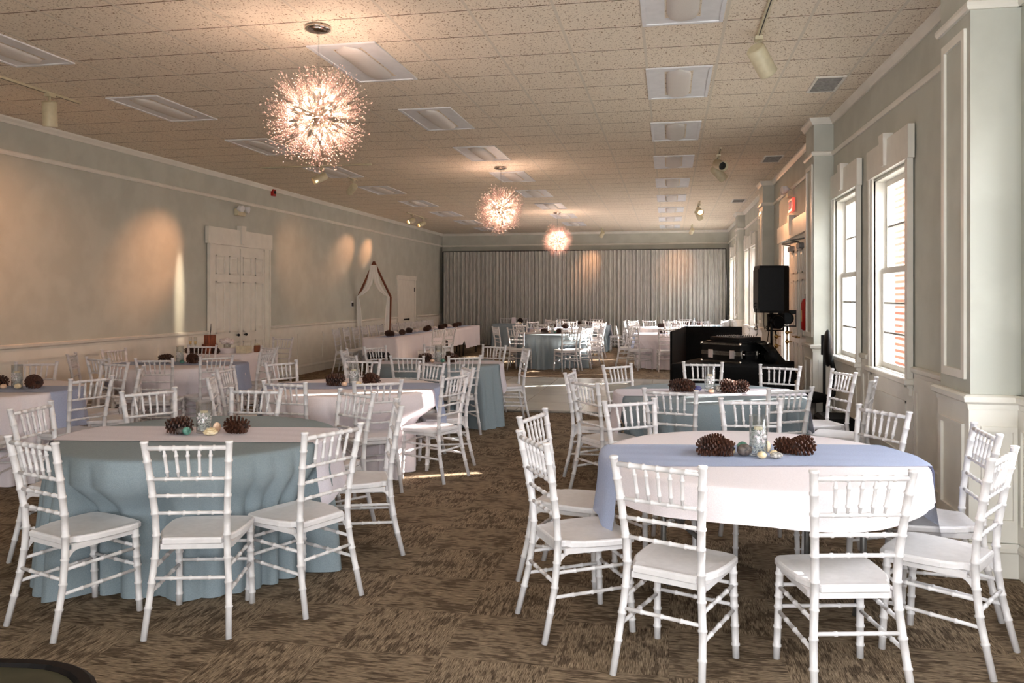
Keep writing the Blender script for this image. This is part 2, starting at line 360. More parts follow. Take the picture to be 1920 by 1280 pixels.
# wainscot boards: white backing plus raised rails and stiles
def wainscot(b, spans, x, s, step=1.18):
    for a, c in spans:
        L = c-a
        for p, q in segs(a, c, max(1, int(L))):
            b.box(min(x, x+s*.008), max(x, x+s*.008), p, q, .2, .955)
            b.box(min(x, x+s*.022), max(x, x+s*.022), p, q, .2, .30); b.box(min(x, x+s*.022), max(x, x+s*.022), p, q, .84, .955)
        n = max(1, round(L/step))
        for i in range(n+1):
            y = a+L*i/n; y0 = max(a, y-.05); y1 = min(c, y+.05)
            b.box(min(x, x+s*.022), max(x, x+s*.022), y0, y1, .30, .84)
    return b
trim(wainscot(MB(), yspans(pg+casing+[(11.6, 14.63)], YF, YB), XR, -1, .75), RW)
trim(wainscot(MB(), yspans([LD, LS], YF, YB), XL, 1), LW)
# below the right windows: low panels up to the stool
b = MB()
for a, c in WIN.values():
    b.box(XR-.022, XR, a-.15, c+.11, .2, .86); b.box(XR-.034, XR, a+.02, c-.04, .28, .30); b.box(XR-.034, XR, a+.02, c-.04, .72, .74)
    b.box(XR-.034, XR, a+.02, a+.04, .28, .74); b.box(XR-.034, XR, c-.06, c-.04, .28, .74)
trim(b, RW)
# back wall trims
def sweep_x(b, prof, x0, x1, y): return b.loft([[(x, y-o, z) for o, z in prof] for x in (x0, x1)])
trim(sweep_x(sweep_x(sweep_x(MB(), CORN, -7.45, 1.9, YB), RAIL, -7.45, 1.9, YB), CAP, -7.45, 1.9, YB))
# pilasters on the window wall
def pillar(n, y0, y1, xf):
    w = RW((y0+y1)/2)
    xi = XR+w+.02
    root = struct(empty('pillar_%d' % n))
    P = lambda bb, nm, m: struct(bb.build(nm, m, root))
    P(MB().box(xf, xi, y0, y1, 0, ZC), 'shaft', M['paint'])
    t = MB()
    def band(prof):
        f = lambda o: [(xi, y0-o), (xf-o, y0-o), (xf-o, y1+o), (xi, y1+o)]
        t.loft([[(x, y, z) for x, y in f(o)] for o, z in prof])
    for pr in (CORN[1:-1], RAIL[1:-1], CAP[1:-1], BASE[1:-1]): band([(o, z) for o, z in pr])
    band([(.012, .2), (.012, .955)])
    def frame(face, z0, z1, wd, d=.016, base=0):
        if face == 'x':
            a, c = y0+.06, y1-.06
            for q in ((a, a+wd, z0, z1), (c-wd, c, z0, z1), (a+wd, c-wd, z0, z0+wd), (a+wd, c-wd, z1-wd, z1)): t.box(xf-d-base, xf, q[0], q[1], q[2], q[3])
        else:
            a, c = xf+.05, xi-.05
            if c-a < .1: return
            for q in ((a, a+wd*.6, z0, z1), (c-wd*.6, c, z0, z1), (a+wd*.6, c-wd*.6, z0, z0+wd), (a+wd*.6, c-wd*.6, z1-wd, z1)): t.box(q[0], q[1], y0-d-base, y0, q[2], q[3])
    frame('x', 1.12, 3.16, .05); frame('x', .3, .86, .03, .016, .012); frame('y', .3, .86, .03, .016, .012)
    P(t, 'pillar_trim', M['trim'])
for i, p in enumerate(PIL): pillar(i+1, *p)

# windows
def window(n, a, c, z0, z1):
    root = struct(empty('window_%d' % n)); w = RW((a+c)/2); X = XR+w
    P = lambda bb, nm, m, par=root: struct(bb.build(nm, m, par))
    f = MB()
    f.box(X-.03, X, a-.13, a, z0-.06, z1+.02); f.box(X-.03, X, c, c+.11, z0-.06, z1+.02)
    f.box(X-.045, X-.03, a-.13, a-.09, z0-.06, z1+.02); f.box(X-.045, X-.03, c+.07, c+.11, z0-.06, z1+.02)
    f.box(X-.05, X, a-.17, c+.13, z1+.02, z1+.29)
    ym = (a+c)/2
    f.loft([[(X-.075, ym-.05, z1+.06), (X, ym-.05, z1+.06), (X, ym+.05, z1+.06), (X-.075, ym+.05, z1+.06)], [(X-.085, ym-.08, z1+.34), (X, ym-.08, z1+.34), (X, ym+.08, z1+.34), (X-.085, ym+.08, z1+.34)]])
    f.box(X, X+TH, a, a+.012, z0, z1); f.box(X, X+TH, c-.012, c, z0, z1); f.box(X, X+TH, a, c, z1-.012, z1); f.box(X, X+TH, a, c, z0, z0+.02)
    P(f, 'window_frame', M['trim'])
    P(MB().bbox(X-.07, X+.05, a-.15, c+.13, z0-.035, z0+.015, .008).box(X-.03, X, a-.12, c+.1, z0-.12, z0-.035), 'window_sill', M['trim'])
    zm = z0+(z1-z0)*.515
    for k, (p, q, dx, rows) in enumerate(((z0+.02, zm+.03, .055, 3), (zm-.01, z1-.012, .092, 2))):
        s = MB(); t = .05
        s.box(X+dx, X+dx+.035, a+.012, a+.012+t, p, q); s.box(X+dx, X+dx+.035, c-.012-t, c-.012, p, q); s.box(X+dx, X+dx+.035, a+.012+t, c-.012-t, p, p+t); s.box(X+dx, X+dx+.035, a+.012+t, c-.012-t, q-t, q)
        so_ = P(s, 'sash', M['trim'])
        for r in range(1, rows):
            z = p+t+(q-p-2*t)*r/rows; P(MB().box(X+dx+.008, X+dx+.027, a+.06, c-.06, z-.009, z+.009), 'glazing_bar', M['grille'], so_)
        P(MB().box(X+dx+.015, X+dx+.019, a+.05, c-.05, p+.03, q-.03), 'pane', M['pane'], so_)
for n, (a, c) in WIN.items(): window(n, a, c, *WZ)
for k, x in enumerate(REAR):
    root = struct(empty('window_%d' % (9+k))); f = MB()
    f.box(x-1.13, x-1.05, YF, YF+.03, .4, 3.0); f.box(x+1.05, x+1.13, YF, YF+.03, .4, 3.0); f.box(x-1.08, x+1.08, YF, YF+.05, 3.0, 3.2); f.box(x-1.05, x+1.05, YF, YF+.06, .45, .5); f.box(x-.03, x+.03, YF-.12, YF-.08, .5, 3.0); f.box(x-1.05, x+1.05, YF-.12, YF-.08, 1.7, 1.76)
    struct(f.build('window_frame', M['trim'], root))

# exit doors on the window wall
root = struct(empty('door_1')); w = RW(13); X = XR+w
D = lambda bb, nm, m, par=root: struct(bb.build(nm, m, par))
f = MB(); f.box(X-.03, X, 11.68, 11.85, 0, 2.5); f.box(X-.03, X, 14.2, 14.52, 0, 2.5); f.box(X-.05, X, 11.6, 14.62, 2.5, 2.76)
f.loft([[(X-.075, 13.0, 2.54), (X, 13.0, 2.54), (X, 13.1, 2.54), (X-.075, 13.1, 2.54)], [(X-.085, 12.97, 2.84), (X, 12.97, 2.84), (X, 13.13, 2.84), (X-.085, 13.13, 2.84)]])
f.box(X, X+TH, 14.17, 14.2, 0, 2.5); f.box(X, X+TH, 11.85, 11.88, 0, 2.5); f.box(X, X+TH, 11.85, 14.2, 2.46, 2.5); f.box(X+.02, X+.12, 13.63, 13.7, 0, 2.46)
D(f, 'door_frame', M['trim'])
D(MB().box(X+.06, X+.065, 13.7, 14.17, .02, 2.46), 'sidelight', M['pane'])
def panel_leaf(b, y0, y1, x0, x1, z1, side, cols=2, zs=((.18, .9), (1.02, 1.85), (1.95, 2.3))):
    b.box(x0, x1, y0, y1, .01, z1); xx = x0 if side < 0 else x1; wd = (y1-y0)/cols
    for i in range(cols):
        for p, q in zs:
            ya, yb = y0+wd*i+.07, y0+wd*(i+1)-.07
            for r in ((ya, yb, p, p+.02), (ya, yb, q-.02, q), (ya, ya+.02, p, q), (yb-.02, yb, p, q)): b.box(min(xx, xx+side*.012), max(xx, xx+side*.02), *r)
            b.loft([[(xx, ya+.05, p+.05), (xx, yb-.05, p+.05), (xx, yb-.05, q-.05), (xx, ya+.05, q-.05)], [(xx+side*.01, ya+.08, p+.08), (xx+side*.01, yb-.08, p+.08), (xx+side*.01, yb-.08, q-.08), (xx+side*.01, ya+.08, q-.08)]])
    return b
for y0, y1 in ((11.89, 12.74), (12.76, 13.62)):
    lf = D(panel_leaf(MB(), y0, y1, X+.03, X+.075, 2.45, -1), 'door_leaf', M['trim'])
    hy = 12.66 if y0 < 12 else 12.86
    D(MB().tube([(X+.03, hy, 1.0), (X-.03, hy, 1.0), (X-.03, hy+.1, 1.0)], .012).lathe([(.03, 0), (.03, .01)], (X+.03, hy, .995)), 'door_handle', M['brass'], lf)
    yc = (y0+y1)/2
    D(MB().bbox(X-.04, X+.03, yc-.02, yc+.24, 2.3, 2.38, .01).tube([(X-.02, yc+.1, 2.39), (X-.17, yc-.15, 2.4), (X+.0, yc-.35, 2.42)], .012), 'door_closer', M['steel_grey'], lf)

# double door on the opposite wall
root = struct(empty('door_2')); X = XL+LW(13.2)
D = lambda bb, nm, m, par=root: struct(bb.build(nm, m, par))
a, c = 12.36, 14.10
f = MB(); f.box(X, X+.04, a-.14, a, 0, 2.48); f.box(X, X+.04, c, c+.2, 0, 2.48); f.box(X, X+.06, a-.2, c+.25, 2.48, 2.76)
ym = (a+c)/2
f.loft([[(X, ym-.05, 2.52), (X+.09, ym-.05, 2.52), (X+.09, ym+.05, 2.52), (X, ym+.05, 2.52)], [(X, ym-.08, 2.84), (X+.1, ym-.08, 2.84), (X+.1, ym+.08, 2.84), (X, ym+.08, 2.84)]])
f.box(X+.04, X+.055, a-.14, a-.1, 0, 2.48); f.box(X+.04, X+.055, c+.16, c+.2, 0, 2.48); f.box(X-.0, X+.012, a, c, 2.40, 2.48)
D(f, 'door_frame', M['trim'])
for y0, y1, k in ((a+.005, ym-.003, .02), (ym+.003, c-.005, .032)):
    lf = D(panel_leaf(MB(), y0, y1, X+.002, X+k, 2.44, 1, 2, ((.15, .82), (.98, 1.86), (1.98, 2.3))), 'door_leaf', M['trim'])
    D(MB().blob((X+k+.04, (ym-.12 if y0 < ym-.2 else ym+.12), .93), .026).tube([(X+k, (ym-.12 if y0 < ym-.2 else ym+.12), .93), (X+k+.03, (ym-.12 if y0 < ym-.2 else ym+.12), .93)], .01), 'door_knob', M['dark'], lf)
# small plain door further along
root = struct(empty('door_3')); X = XL+LW(22.5)
f = MB(); f.box(X, X+.03, 21.65, 21.76, 0, 2.2); f.box(X, X+.03, 23.2, 23.31, 0, 2.2); f.box(X, X+.035, 21.62, 23.34, 2.08, 2.2); struct(f.build('door_frame', M['trim'], root))
lf = struct(MB().box(X+.002, X+.02, 21.77, 23.19, .01, 2.07).build('door_leaf', M['trim'], root))
struct(MB().blob((X+.06, 22.5, .95), .03).tube([(X+.02, 22.5, .95), (X+.05, 22.5, .95)], .012).box(X+.02, X+.03, 22.2, 22.7, .93, .97).build('door_knob', M['dark'], lf))
for z in (.4, 1.75): struct(MB().box(X+.02, X+.035, 23.15, 23.2, z, z+.12).build('door_hinge', M['dark'], lf))

# outside: paving, unseen piers added to cut the sun into streaks, white columns
struct(MB().box(2.4, 40, -30, 70, -.5, -.3).build('ground_outside', M['ground']))
def pier(a, c, x0, x1, z1, m, nm='sun_shading_pier'): struct(MB().box(x0, x1, a, c, -.3, z1).box(x0-.05, x1+.05, a-.05, c+.05, z1-.15, z1).build(nm, m))
S54 = .54
def sunpier(ya, yb, x=6.0, z1=4.4, m=None):   # an unseen pier added at distance x whose shade falls on wall span ya..yb
    d = S54*(x-XR); pier(ya+d, yb+d, x, x+.35, z1, m or M['stone_white'])
for q in ((9.40, 10.6), (8.30, 9.12), (7.74, 7.86), (6.9, 7.52), (16.0, 16.42), (16.76, 18.6), (18.85, 19.45), (11.7, 14.5), (2.9, 4.12), (4.52, 5.0), (1.2, 2.9)): sunpier(*q)
pier(7.5+S54*(6-XR), 8.32+S54*(6-XR), 6.36, 6.6, 4.4, M['stone_white'], 'sun_shading_lintel'); bpy.data.objects['sun_shading_lintel'].data.transform(Matrix.Translation((0, 0, 3.4)))  # added out of view to stop sun reaching the nearest blue table
pier(13.2, 15.75, 4.0, 4.6, 5, M['brick'], 'brick_pier')
pier(17.2, 17.5, 4.3, 4.6, 5, M['stone_white'], 'porch_column')

# unseen building added to keep the low sky off the windows
nb = MB(); nb.box(13, 20, -20, 46, -.3, 4.8); nb.loft([[(12.6, -20.4, 4.8), (20.4, -20.4, 4.8), (20.4, 46.4, 4.8), (12.6, 46.4, 4.8)], [(16.2, -16, 5.8), (16.8, -16, 5.8), (16.8, 42, 5.8), (16.2, 42, 5.8)]])
for i in range(13): nb.box(12.97, 13, -9+4.2*i, -7.8+4.2*i, 1, 3)
struct(nb.build('added_sky_blocker', M['brick']))
# dance floor
df = empty('dance_floor', (-3.9, 11.2, 0)); tag(df, 'glossy pale grey portable dance floor on the carpet', 'dance floor')
MB().bbox(0, 3.95, 0, 4.65, .002, .022, .004).build('floor_panels', M['dance'], df)
t = MB()
for q in ((-.06, 0, -.06, 4.71), (3.95, 4.01, -.06, 4.71), (0, 3.95, -.06, 0), (0, 3.95, 4.65, 4.71)): t.box(*q, .001, .014)
t.build('edge_strip', M['alu'], df)

# ================================================================ CEILING FITTINGS
def troffer():
    r = empty('ceiling_light'); z = 0
    f = MB()
    for q in ((-.3, .3, 0, .03), (-.3, .3, 1.13, 1.16), (-.3, -.27, .03, 1.13), (.27, .3, .03, 1.13)): f.box(*q, -.012, 0)
    f.build('frame', M['diffuser'], r)
    g = MB()   # white wings sloping up to the side of the basket, with sloped ends
    for s in (-1, 1):
        g.loft([[(s*.27, .03, -.004), (s*.27, 1.13, -.004), (s*.27, 1.13, -.001), (s*.27, .03, -.001)], [(s*.13, .12, -.001), (s*.13, 1.04, -.001), (s*.13, 1.04, .0005), (s*.13, .12, .0005)]])
    for p, q in ((.03, .14), (1.13, 1.02)):
        g._new([(-.27, p, -.004), (.27, p, -.004), (.12, q, -.002), (-.12, q, -.002)], [(0, 1, 2, 3)])
    g.build('reflector', M['diffuser'], r)
    l = MB(); rings = []
    for i in range(13):
        t_ = i/12; y = .07+1.02*t_; e = math.sqrt(max(0, 1-((t_-.5)*2)**8)); rings.append([(.115*cos(a)*e, y, -.003-.038*sin(a)*e) for a in [pi*j/10 for j in range(11)]])
    l.loft(rings, False, False, True); l.build('basket', M['lens'], r)
    return r
tr0 = troffer()
rows = [('row nearest the window wall', [(.10-.004*(2.36*k), 5.19+2.36*k) for k in range(-1, 9)]),
        ('row along the chandeliers', [(-2.66, 6.33+2.34*k) for k in range(8)]),
        ('row nearest the door wall', [(-5.50, 5.25+2.34*k) for k in range(9)])]
ORD = ['first', 'second', 'third', 'fourth', 'fifth', 'sixth', 'seventh', 'eighth', 'ninth', 'tenth', 'eleventh', 'twelfth', 'thirteenth', 'fourteenth', 'fifteenth', 'sixteenth']
first = True
for rn, L_ in rows:
    for i, (x, y) in enumerate(L_):
        if y+1.16 > YB-.1: continue
        n = len([1 for q in L_ if q[1]+1.16 <= YB-.1])-1-i
        lab = 'unlit white recessed ceiling light, %s from the curtain in the %s' % (ORD[n], rn)
        if first: tag(tr0, lab, 'ceiling light', rn+' of ceiling lights'); tr0.location = (x, y, ZC-.001); first = False
        else: dup(tr0, (x, y, ZC-.001), 0, lab, rn+' of ceiling lights')
# vents
def vent():
    r = empty('ceiling_vent')
    f = MB()
    for q in ((-.14, .14, -.29, -.265), (-.14, .14, .265, .29), (-.14, -.115, -.265, .265), (.115, .14, -.265, .265)): f.box(*q, -.012, 0)
    f.build('frame', M['trim'], r); MB().box(-.115, .115, -.265, .265, -.004, -.001).build('backing', M['grille'], r)
    s = MB()
    for i in range(10): s.box(-.115, .115, -.25+.054*i, -.24+.054*i, -.012, -.003, rot=Matrix.Rotation(.6, 3, 'X'))
    s.build('louvre', M['grille'], r); return r
v0 = vent(); v0.location = (1.51, 8.44, ZC); tag(v0, 'white ceiling air vent above the two tall windows', 'vent', 'ceiling air vents')
dup(v0, (1.53, 12.85, ZC), 0, 'white ceiling air vent above the exit doors')
dup(v0, (1.48, 18.3, ZC), 0, 'white ceiling air vent between the two far pilasters')

# track lights: the lamp heads are things of their own
def spotlight(energy, loc, target, size, blend=1, col=(1, .46, .22)):
    l = bpy.data.lights.new('lamp_or_streak_light', 'SPOT'); l.energy = energy; l.spot_size = size; l.spot_blend = blend; l.color = col; l.shadow_soft_size = .04
    o = bpy.data.objects.new('lamp_or_streak_light', l); COL.objects.link(o); o.location = loc
    o.rotation_euler = (Vector(target)-Vector(loc)).to_track_quat('-Z', 'Y').to_euler()
def track(name, pts, label):
    b = MB()
    for p, q in pts:
        x0, x1 = sorted((p[0], q[0])); y0, y1 = sorted((p[1], q[1])); b.box(x0-.018, x1+.018, y0-.018, y1+.018, ZC-.022, ZC-.001)
    r = empty('light_track', (pts[0][0][0], pts[0][0][1], ZC)); tag(r, label, 'light track')
    o = b.build('rail', M['cream'], r); o.location = (-pts[0][0][0], -pts[0][0][1], -ZC)
    g = MB()
    for p, q in pts:
        x0, x1 = sorted((p[0], q[0])); y0, y1 = sorted((p[1], q[1])); g.box(x0-.004, x1+.004, y0-.004, y1+.004, ZC-.024, ZC-.0215)
    o = g.build('slot', M['dark'], r); o.location = (-pts[0][0][0], -pts[0][0][1], -ZC)
def lamp(x, y, target, label, lit=0, size=.75, L=.2, R=.062, drop=.1):
    r = thing('track_lamp', label, 'spotlight', (x, y, ZC-.022), 0)
    MB().box(-.03, .03, -.045, .045, -.03, 0).tube([(0, 0, -.03), (0, 0, -drop)], .011).build('stem', M['cream'], r)
    d = (Vector(target)-Vector((x, y, ZC-.12-drop))).normalized(); c0 = Vector((0, 0, -drop-.045))
    q = d.to_track_quat('Z', 'Y').to_matrix()
    def ring(rr, zz, n=24): return [c0+q @ Vector((rr*cos(2*pi*j/n), rr*sin(2*pi*j/n), zz)) for j in range(n)]
    MB().loft([ring(R*.75, -.075), ring(R, -.06), ring(R, L-.07), ring(R*1.03, L-.06), ring(R*.9, L-.06), ring(R*.8, L-.11)], True, True, True).build('housing', M['cream'], r)
    MB().loft([ring(R*.78, L-.108), ring(R*.5, L-.10), ring(.001, L-.095)], True, False, True).build('bulb_face', M['lamp_glow'] if lit else M['dark'], r)
    if lit: spotlight(lit, Vector((x, y, ZC-.022))+c0+d*(L-.05), target, size)
track('t', [((.70, 3.2), (.70, 6.72))], 'cream ceiling light track with one lamp near the window wall')
lamp(.70, 6.74, (1.35, 7.6, 2.6), 'cream spotlight at the end of the near ceiling track, aimed at windows', 0, L=.24, R=.075)
track('t', [((.71, 11.75), (.71, 12.95))], 'short cream ceiling track carrying two lamps before the exit doors')
lamp(.71, 12.2, (1.6, 9.6, 2.6), 'cream spotlight with dark mouth turned toward the camera side', 0, L=.24, R=.072)
lamp(.71, 12.8, (1.85, 13.6, 2.3), 'cream spotlight on the same short track aimed at the exit doors', 90, 1.0, L=.24, R=.072)
track('t', [((.66, 18.2), (.66, 19.5))], 'short cream ceiling track nearest the curtain by the windows')
lamp(.66, 18.7, (1.4, 15.6, 2.2), 'lit cream spotlight on the track nearest the curtain', 110, 1.0, L=.22, R=.07)
lamp(.66, 19.3, (1.5, 20.5, 1.9), 'cream spotlight beside the lit one on the far track', 0, L=.22, R=.07)
track('t', [((-6.2, 4.5), (-6.2, 7.7))], 'cream ceiling track with one hanging lamp near the door wall')
lamp(-6.2, 7.28, (-6.5, 7.7, 1.5), 'cream cylinder spotlight hanging alone near the door wall', 0, L=.24, R=.07)
lamp(-6.2, 5.6, (-7.55, 7.9, 2.3), 'lit cream spotlight on the near door-wall track, closer to the camera end', 230, .85)
track('t', [((-6.44, 12.15), (-4.6, 12.15)), ((-5.47, 12.15), (-5.47, 13.75))], 'cream T-shaped ceiling track behind the big near chandelier')
lamp(-5.47, 12.3, (-7.45, 10.9, 2.2), 'lit cream spotlight at the T of the ceiling track', 170, .62, L=.22)
lamp(-5.47, 13.6, (-7.4, 15.5, 2.3), 'cream spotlight at the end of the T-shaped track', 60, .8, L=.22)
track('t', [((-6.35, 19.3), (-6.35, 20.95))], 'cream ceiling track above the long head table')
lamp(-6.35, 19.7, (-7.42, 18.0, 2.6), 'lit cream spotlight above the head table, nearer the wooden arch', 110, .5, L=.2)
lamp(-6.35, 20.6, (-7.42, 19.4, 2.75), 'cream spotlight above the head table, nearer the curtain', 110, .42, L=.2)
lamp(-2.0, 25.0, (-2.6, 26, 2.4), 'small cream spotlight on the ceiling close to the curtain', 60, .8, L=.18)
lamp(.66, 24.3, (.2, 26, 2.4), 'small cream spotlight close to the curtain near the window wall', 60, .8, L=.18)
track('t', [((.66, 24.1), (.66, 24.6))], 'short cream ceiling track stub close to the curtain')
track('t', [((-2.0, 24.8), (-2.0, 25.2))], 'tiny cream track stub close to the curtain middle')

def added_streak(loc, target, energy, ax, ay, size=.5):  # added beam standing in for sun reflected off the dance floor
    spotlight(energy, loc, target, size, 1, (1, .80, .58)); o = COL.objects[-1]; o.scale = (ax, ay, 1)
added_streak((-5.50, 12.22, ZC-.24), (-7.44, 11.52, 1.72), 800, .22, 1.0)
# chandeliers
def spray_mesh(k):
    rnd = random.Random(100+k); b = MB()
    b.tube([(0, 0, .05), (0, 0, .20)], .0014, 5, mi=1)
    for i in range(30):
        a = rnd.uniform(0, 2*pi); sp = rnd.uniform(.0, .42); ln = rnd.uniform(.04, .225)
        d = Vector((sin(sp)*cos(a), sin(sp)*sin(a), cos(sp)))
        p = Vector((0, 0, .19)); e = p+d*ln
        b.tube([p, e], .0005, 3)
        b.blob(e, rnd.uniform(.0042, .0066), sub=1)
        if i % 3 == 0: b.blob(p+d*ln*rnd.uniform(.4, .8), rnd.uniform(.0038, .0055), sub=1)
    return b
def chandelier(loc, label):
    return thing('chandelier', label, 'chandelier', loc, 0, 'starburst chandeliers down the middle')
ch = chandelier((-2.66, 5.9, ZC), 'large glowing crystal starburst chandelier nearest the camera')
MB().lathe([(.09, 0), (.1, -.012), (.1, -.03), (.07, -.04), (.02, -.042)], (0, 0, 0), 28).build('canopy', M['chrome'], ch)
for dx in (-.006, .008): MB().tube([(dx, 0, -.04), (dx, 0, -.64)], .0018, 5).build('suspension_wire', M['steel_grey'], ch)
MB().blob((0, 0, -.70), .055, sub=3).tube([(0, 0, -.6), (0, 0, -.66)], .012).build('hub', M['chrome'], ch)
meshes = []
for k in range(4):
    o = spray_mesh(k).build('spray', [M['crystal'], M['chrome']]); meshes.append(o.data); bpy.data.objects.remove(o)
N_ARM = 84
for i in range(N_ARM):
    z = 1-2*(i+.5)/N_ARM; a = i*2.39996; d = Vector((math.sqrt(1-z*z)*cos(a), math.sqrt(1-z*z)*sin(a), z))
    o = bpy.data.objects.new('crystal_spray', meshes[i % 4]); COL.objects.link(o); o.parent = ch; o.location = (0, 0, -.70)
    d = (d+Vector((random.uniform(-.1, .1), random.uniform(-.1, .1), random.uniform(-.1, .1)))).normalized(); o.rotation_euler = d.to_track_quat('Z', 'Y').to_euler(); k_ = random.uniform(.84, 1.1); o.scale = (1, 1, k_)
for i in range(12):
    z = 1-2*(i+.5)/12; a = i*2.39996+.5; d = Vector((math.sqrt(1-z*z)*cos(a), math.sqrt(1-z*z)*sin(a), z)); p = Vector((0, 0, -.70))
    o = MB().tube([p+d*.05, p+d*.13], .007, 10).build('bulb_holder', M['chrome'], ch)
    MB().tube([p+d*.13, p+d*.138, p+d*.15, p+d*.165, p+d*.175], [.005, .008, .0095, .007, .002], 10).build('bulb', M['bulb'], o)
def chlight(loc):
    for i in range(12):
        z = 1-2*(i+.5)/12; a = i*2.39996+.5; d = Vector((math.sqrt(1-z*z)*cos(a), math.sqrt(1-z*z)*sin(a), z))
        l = bpy.data.lights.new('chandelier_bulb_light', 'POINT'); l.energy = 2.3; l.color = (1, .70, .55); l.shadow_soft_size = .008
        o = bpy.data.objects.new('chandelier_bulb_light', l); COL.objects.link(o); o.location = Vector((loc[0], loc[1], ZC-.70))+d*.188
CH = [(-2.66, 5.9), (-2.66, 12.85), (-2.7, 19.95)]
for i, p in enumerate(CH):
    if i: dup(ch, (*p, ZC), .7*i, ['', 'glowing crystal starburst chandelier in the middle of the room', 'smallest glowing crystal starburst chandelier in front of the curtain'][i])
    chlight(p)

# ================================================================ CHAIRS
def ringed(p0, p1, r, ts, n=1, rr=.0035, hw=.006, curve=None, taper=0):
    p0 = Vector(p0); p1 = Vector(p1); L = (p1-p0).length; q = []
    h = hw/L
    for t in ts: q += [(t-h*1.2, r), (t-h*.6, r+rr), (t+h*.6, r+rr), (t+h*1.2, r)]
    q += [(0, r), (1, r)]
    q = sorted((max(0, min(1, t)), v) for t, v in q)
    f = curve or (lambda t: p0.lerp(p1, t))
    return [f(t) for t, v in q], [v*(1-taper*t) for t, v in q]
def make_chair():
    r = empty('dining_chair')
    W = M['chair']
    # seat: waisted between the posts, rounded front
    out = [(-.138, -.19), (.138, -.19), (.150, -.165), (.150, -.145), (.168, -.125), (.192, -.06), (.202, .03), (.206, .12), (.20, .17), (.18, .197), (.12, .206), (0, .21), (-.12, .206), (-.18, .197), (-.20, .17), (-.206, .12), (-.202, .03), (-.192, -.06), (-.168, -.125), (-.150, -.145), (-.150, -.165)]
    sc = lambda k, z: [(x*k, y*k, z) for x, y in out]
    MB().loft([sc(.97, .422), sc(1, .427), sc(1, .445), sc(.985, .452), sc(.955, .455), sc(.75, .449), sc(.4, .446)]).build('seat', W, r)
    fr = MB()
    for s in (-1, 1):
        fr.box(s*.172-.01, s*.172+.01, -.16, .16, .398, .424)
        fr.loft([[(s*.160, -.200, z), (s*.172, -.200, z), (s*.172, y_, z), (s*.160, y_, z)] for z, y_ in ((.345, -.188), (.37, -.172), (.388, -.155), (.40, -.125))])
    fr.box(-.165, .165, .155, .172, .398, .424); fr.box(-.15, .15, -.18, -.165, .398, .424)
    fr.build('seat_frame', W, r)
    for s in (-1, 1):
        p, q = ringed((s*.187, .185, 0), (s*.178, .165, .424), .0155, (.14, .34, .55, .66, .78, .9), taper=-.08)
        MB().tube(p, q, 12).build('leg', W, r)
        K = [0, .22, .42, .56, .75, .915]; PX = [.195, .181, .164, .167, .180, .195]; PY = [-.268, -.215, -.188, -.196, -.226, -.258]
        cv = lambda t, s=s: Vector((s*lerp(t*.915, K, PX), lerp(t*.915, K, PY), t*.915))
        ts = [z/.915 for z in (.14, .25, .36, .47, .575, .66, .745, .83)]
        p, q = ringed((0, 0, 0), (0, 0, .915), .0165, ts, curve=cv)
        p2 = []; q2 = []
        for k in range(len(p)):
            p2.append(p[k]); q2.append(q[k]*(.9+.1*min(1, p[k].z/.3)))
        q2[-1] = .0165
        e = p2[-1]; p2 += [e+Vector((0, 0, .002)), e+Vector((0, -.001, .010)), e+Vector((0, -.001, .013))]; q2 += [.0195, .0195, .014]
        MB().tube(p2, q2, 12).build('back_post', W, r)
    def px(z): return lerp(z, K, PX), lerp(z, K, PY)
    xx, yy = px(.892)
    p, q = ringed((-xx, yy, .892), (xx, yy, .892), .0115, [.18, .34, .5, .66, .82], rr=.003)
    MB().tube(p, q, 10).build('top_rail', W, r)
    for z in (.742, .66, .575):
        xx, yy = px(z); p, q = ringed((-xx, yy, z), (xx, yy, z), .0088, [.2, .4, .6, .8], rr=.0028)
        MB().tube(p, q, 10).build('back_rail', W, r)
    _, y0 = px(.742); _, y1 = px(.892)
    for i in range(5):
        x0 = -.098+.049*i; x1 = -.108+.054*i
        f = lambda t: Vector((x0+(x1-x0)*t, y0+(y1-y0)*t, .745+.145*t))
        ts = [0, .18, .2, .24, .26, .5, .72, .74, .78, .8, 1]; rs = [.0055, .0078, .0105, .0105, .0085, .0082, .0082, .0105, .0105, .0078, .0055]
        MB().tube([f(t) for t in ts], rs, 8).build('spindle', W, r)
    def st(a, c):
        p, q = ringed(a, c, .0088, [.25, .5, .75], rr=.0028); MB().tube(p, q, 8).build('stretcher', W, r)
    for z in (.33, .235): st((-.181, .176, z), (.181, .176, z))
    for s in (-1, 1):
        for z in (.315, .205): st((s*.181, .176, z+.01), (s*lerp(z, K, PX), lerp(z, K, PY), z))
    st((-.178, -.21, .27), (.178, -.21, .27))
    return r
chair0 = make_chair(); used = [False]
def put_chair(x, y, rz, label, group):
    if not used[0]:
        used[0] = True; chair0.location = (x, y, 0); chair0.rotation_euler = (0, 0, rz); tag(chair0, label, 'chair', group); return chair0
    return dup(chair0, (x, y, 0), rz, label, group)

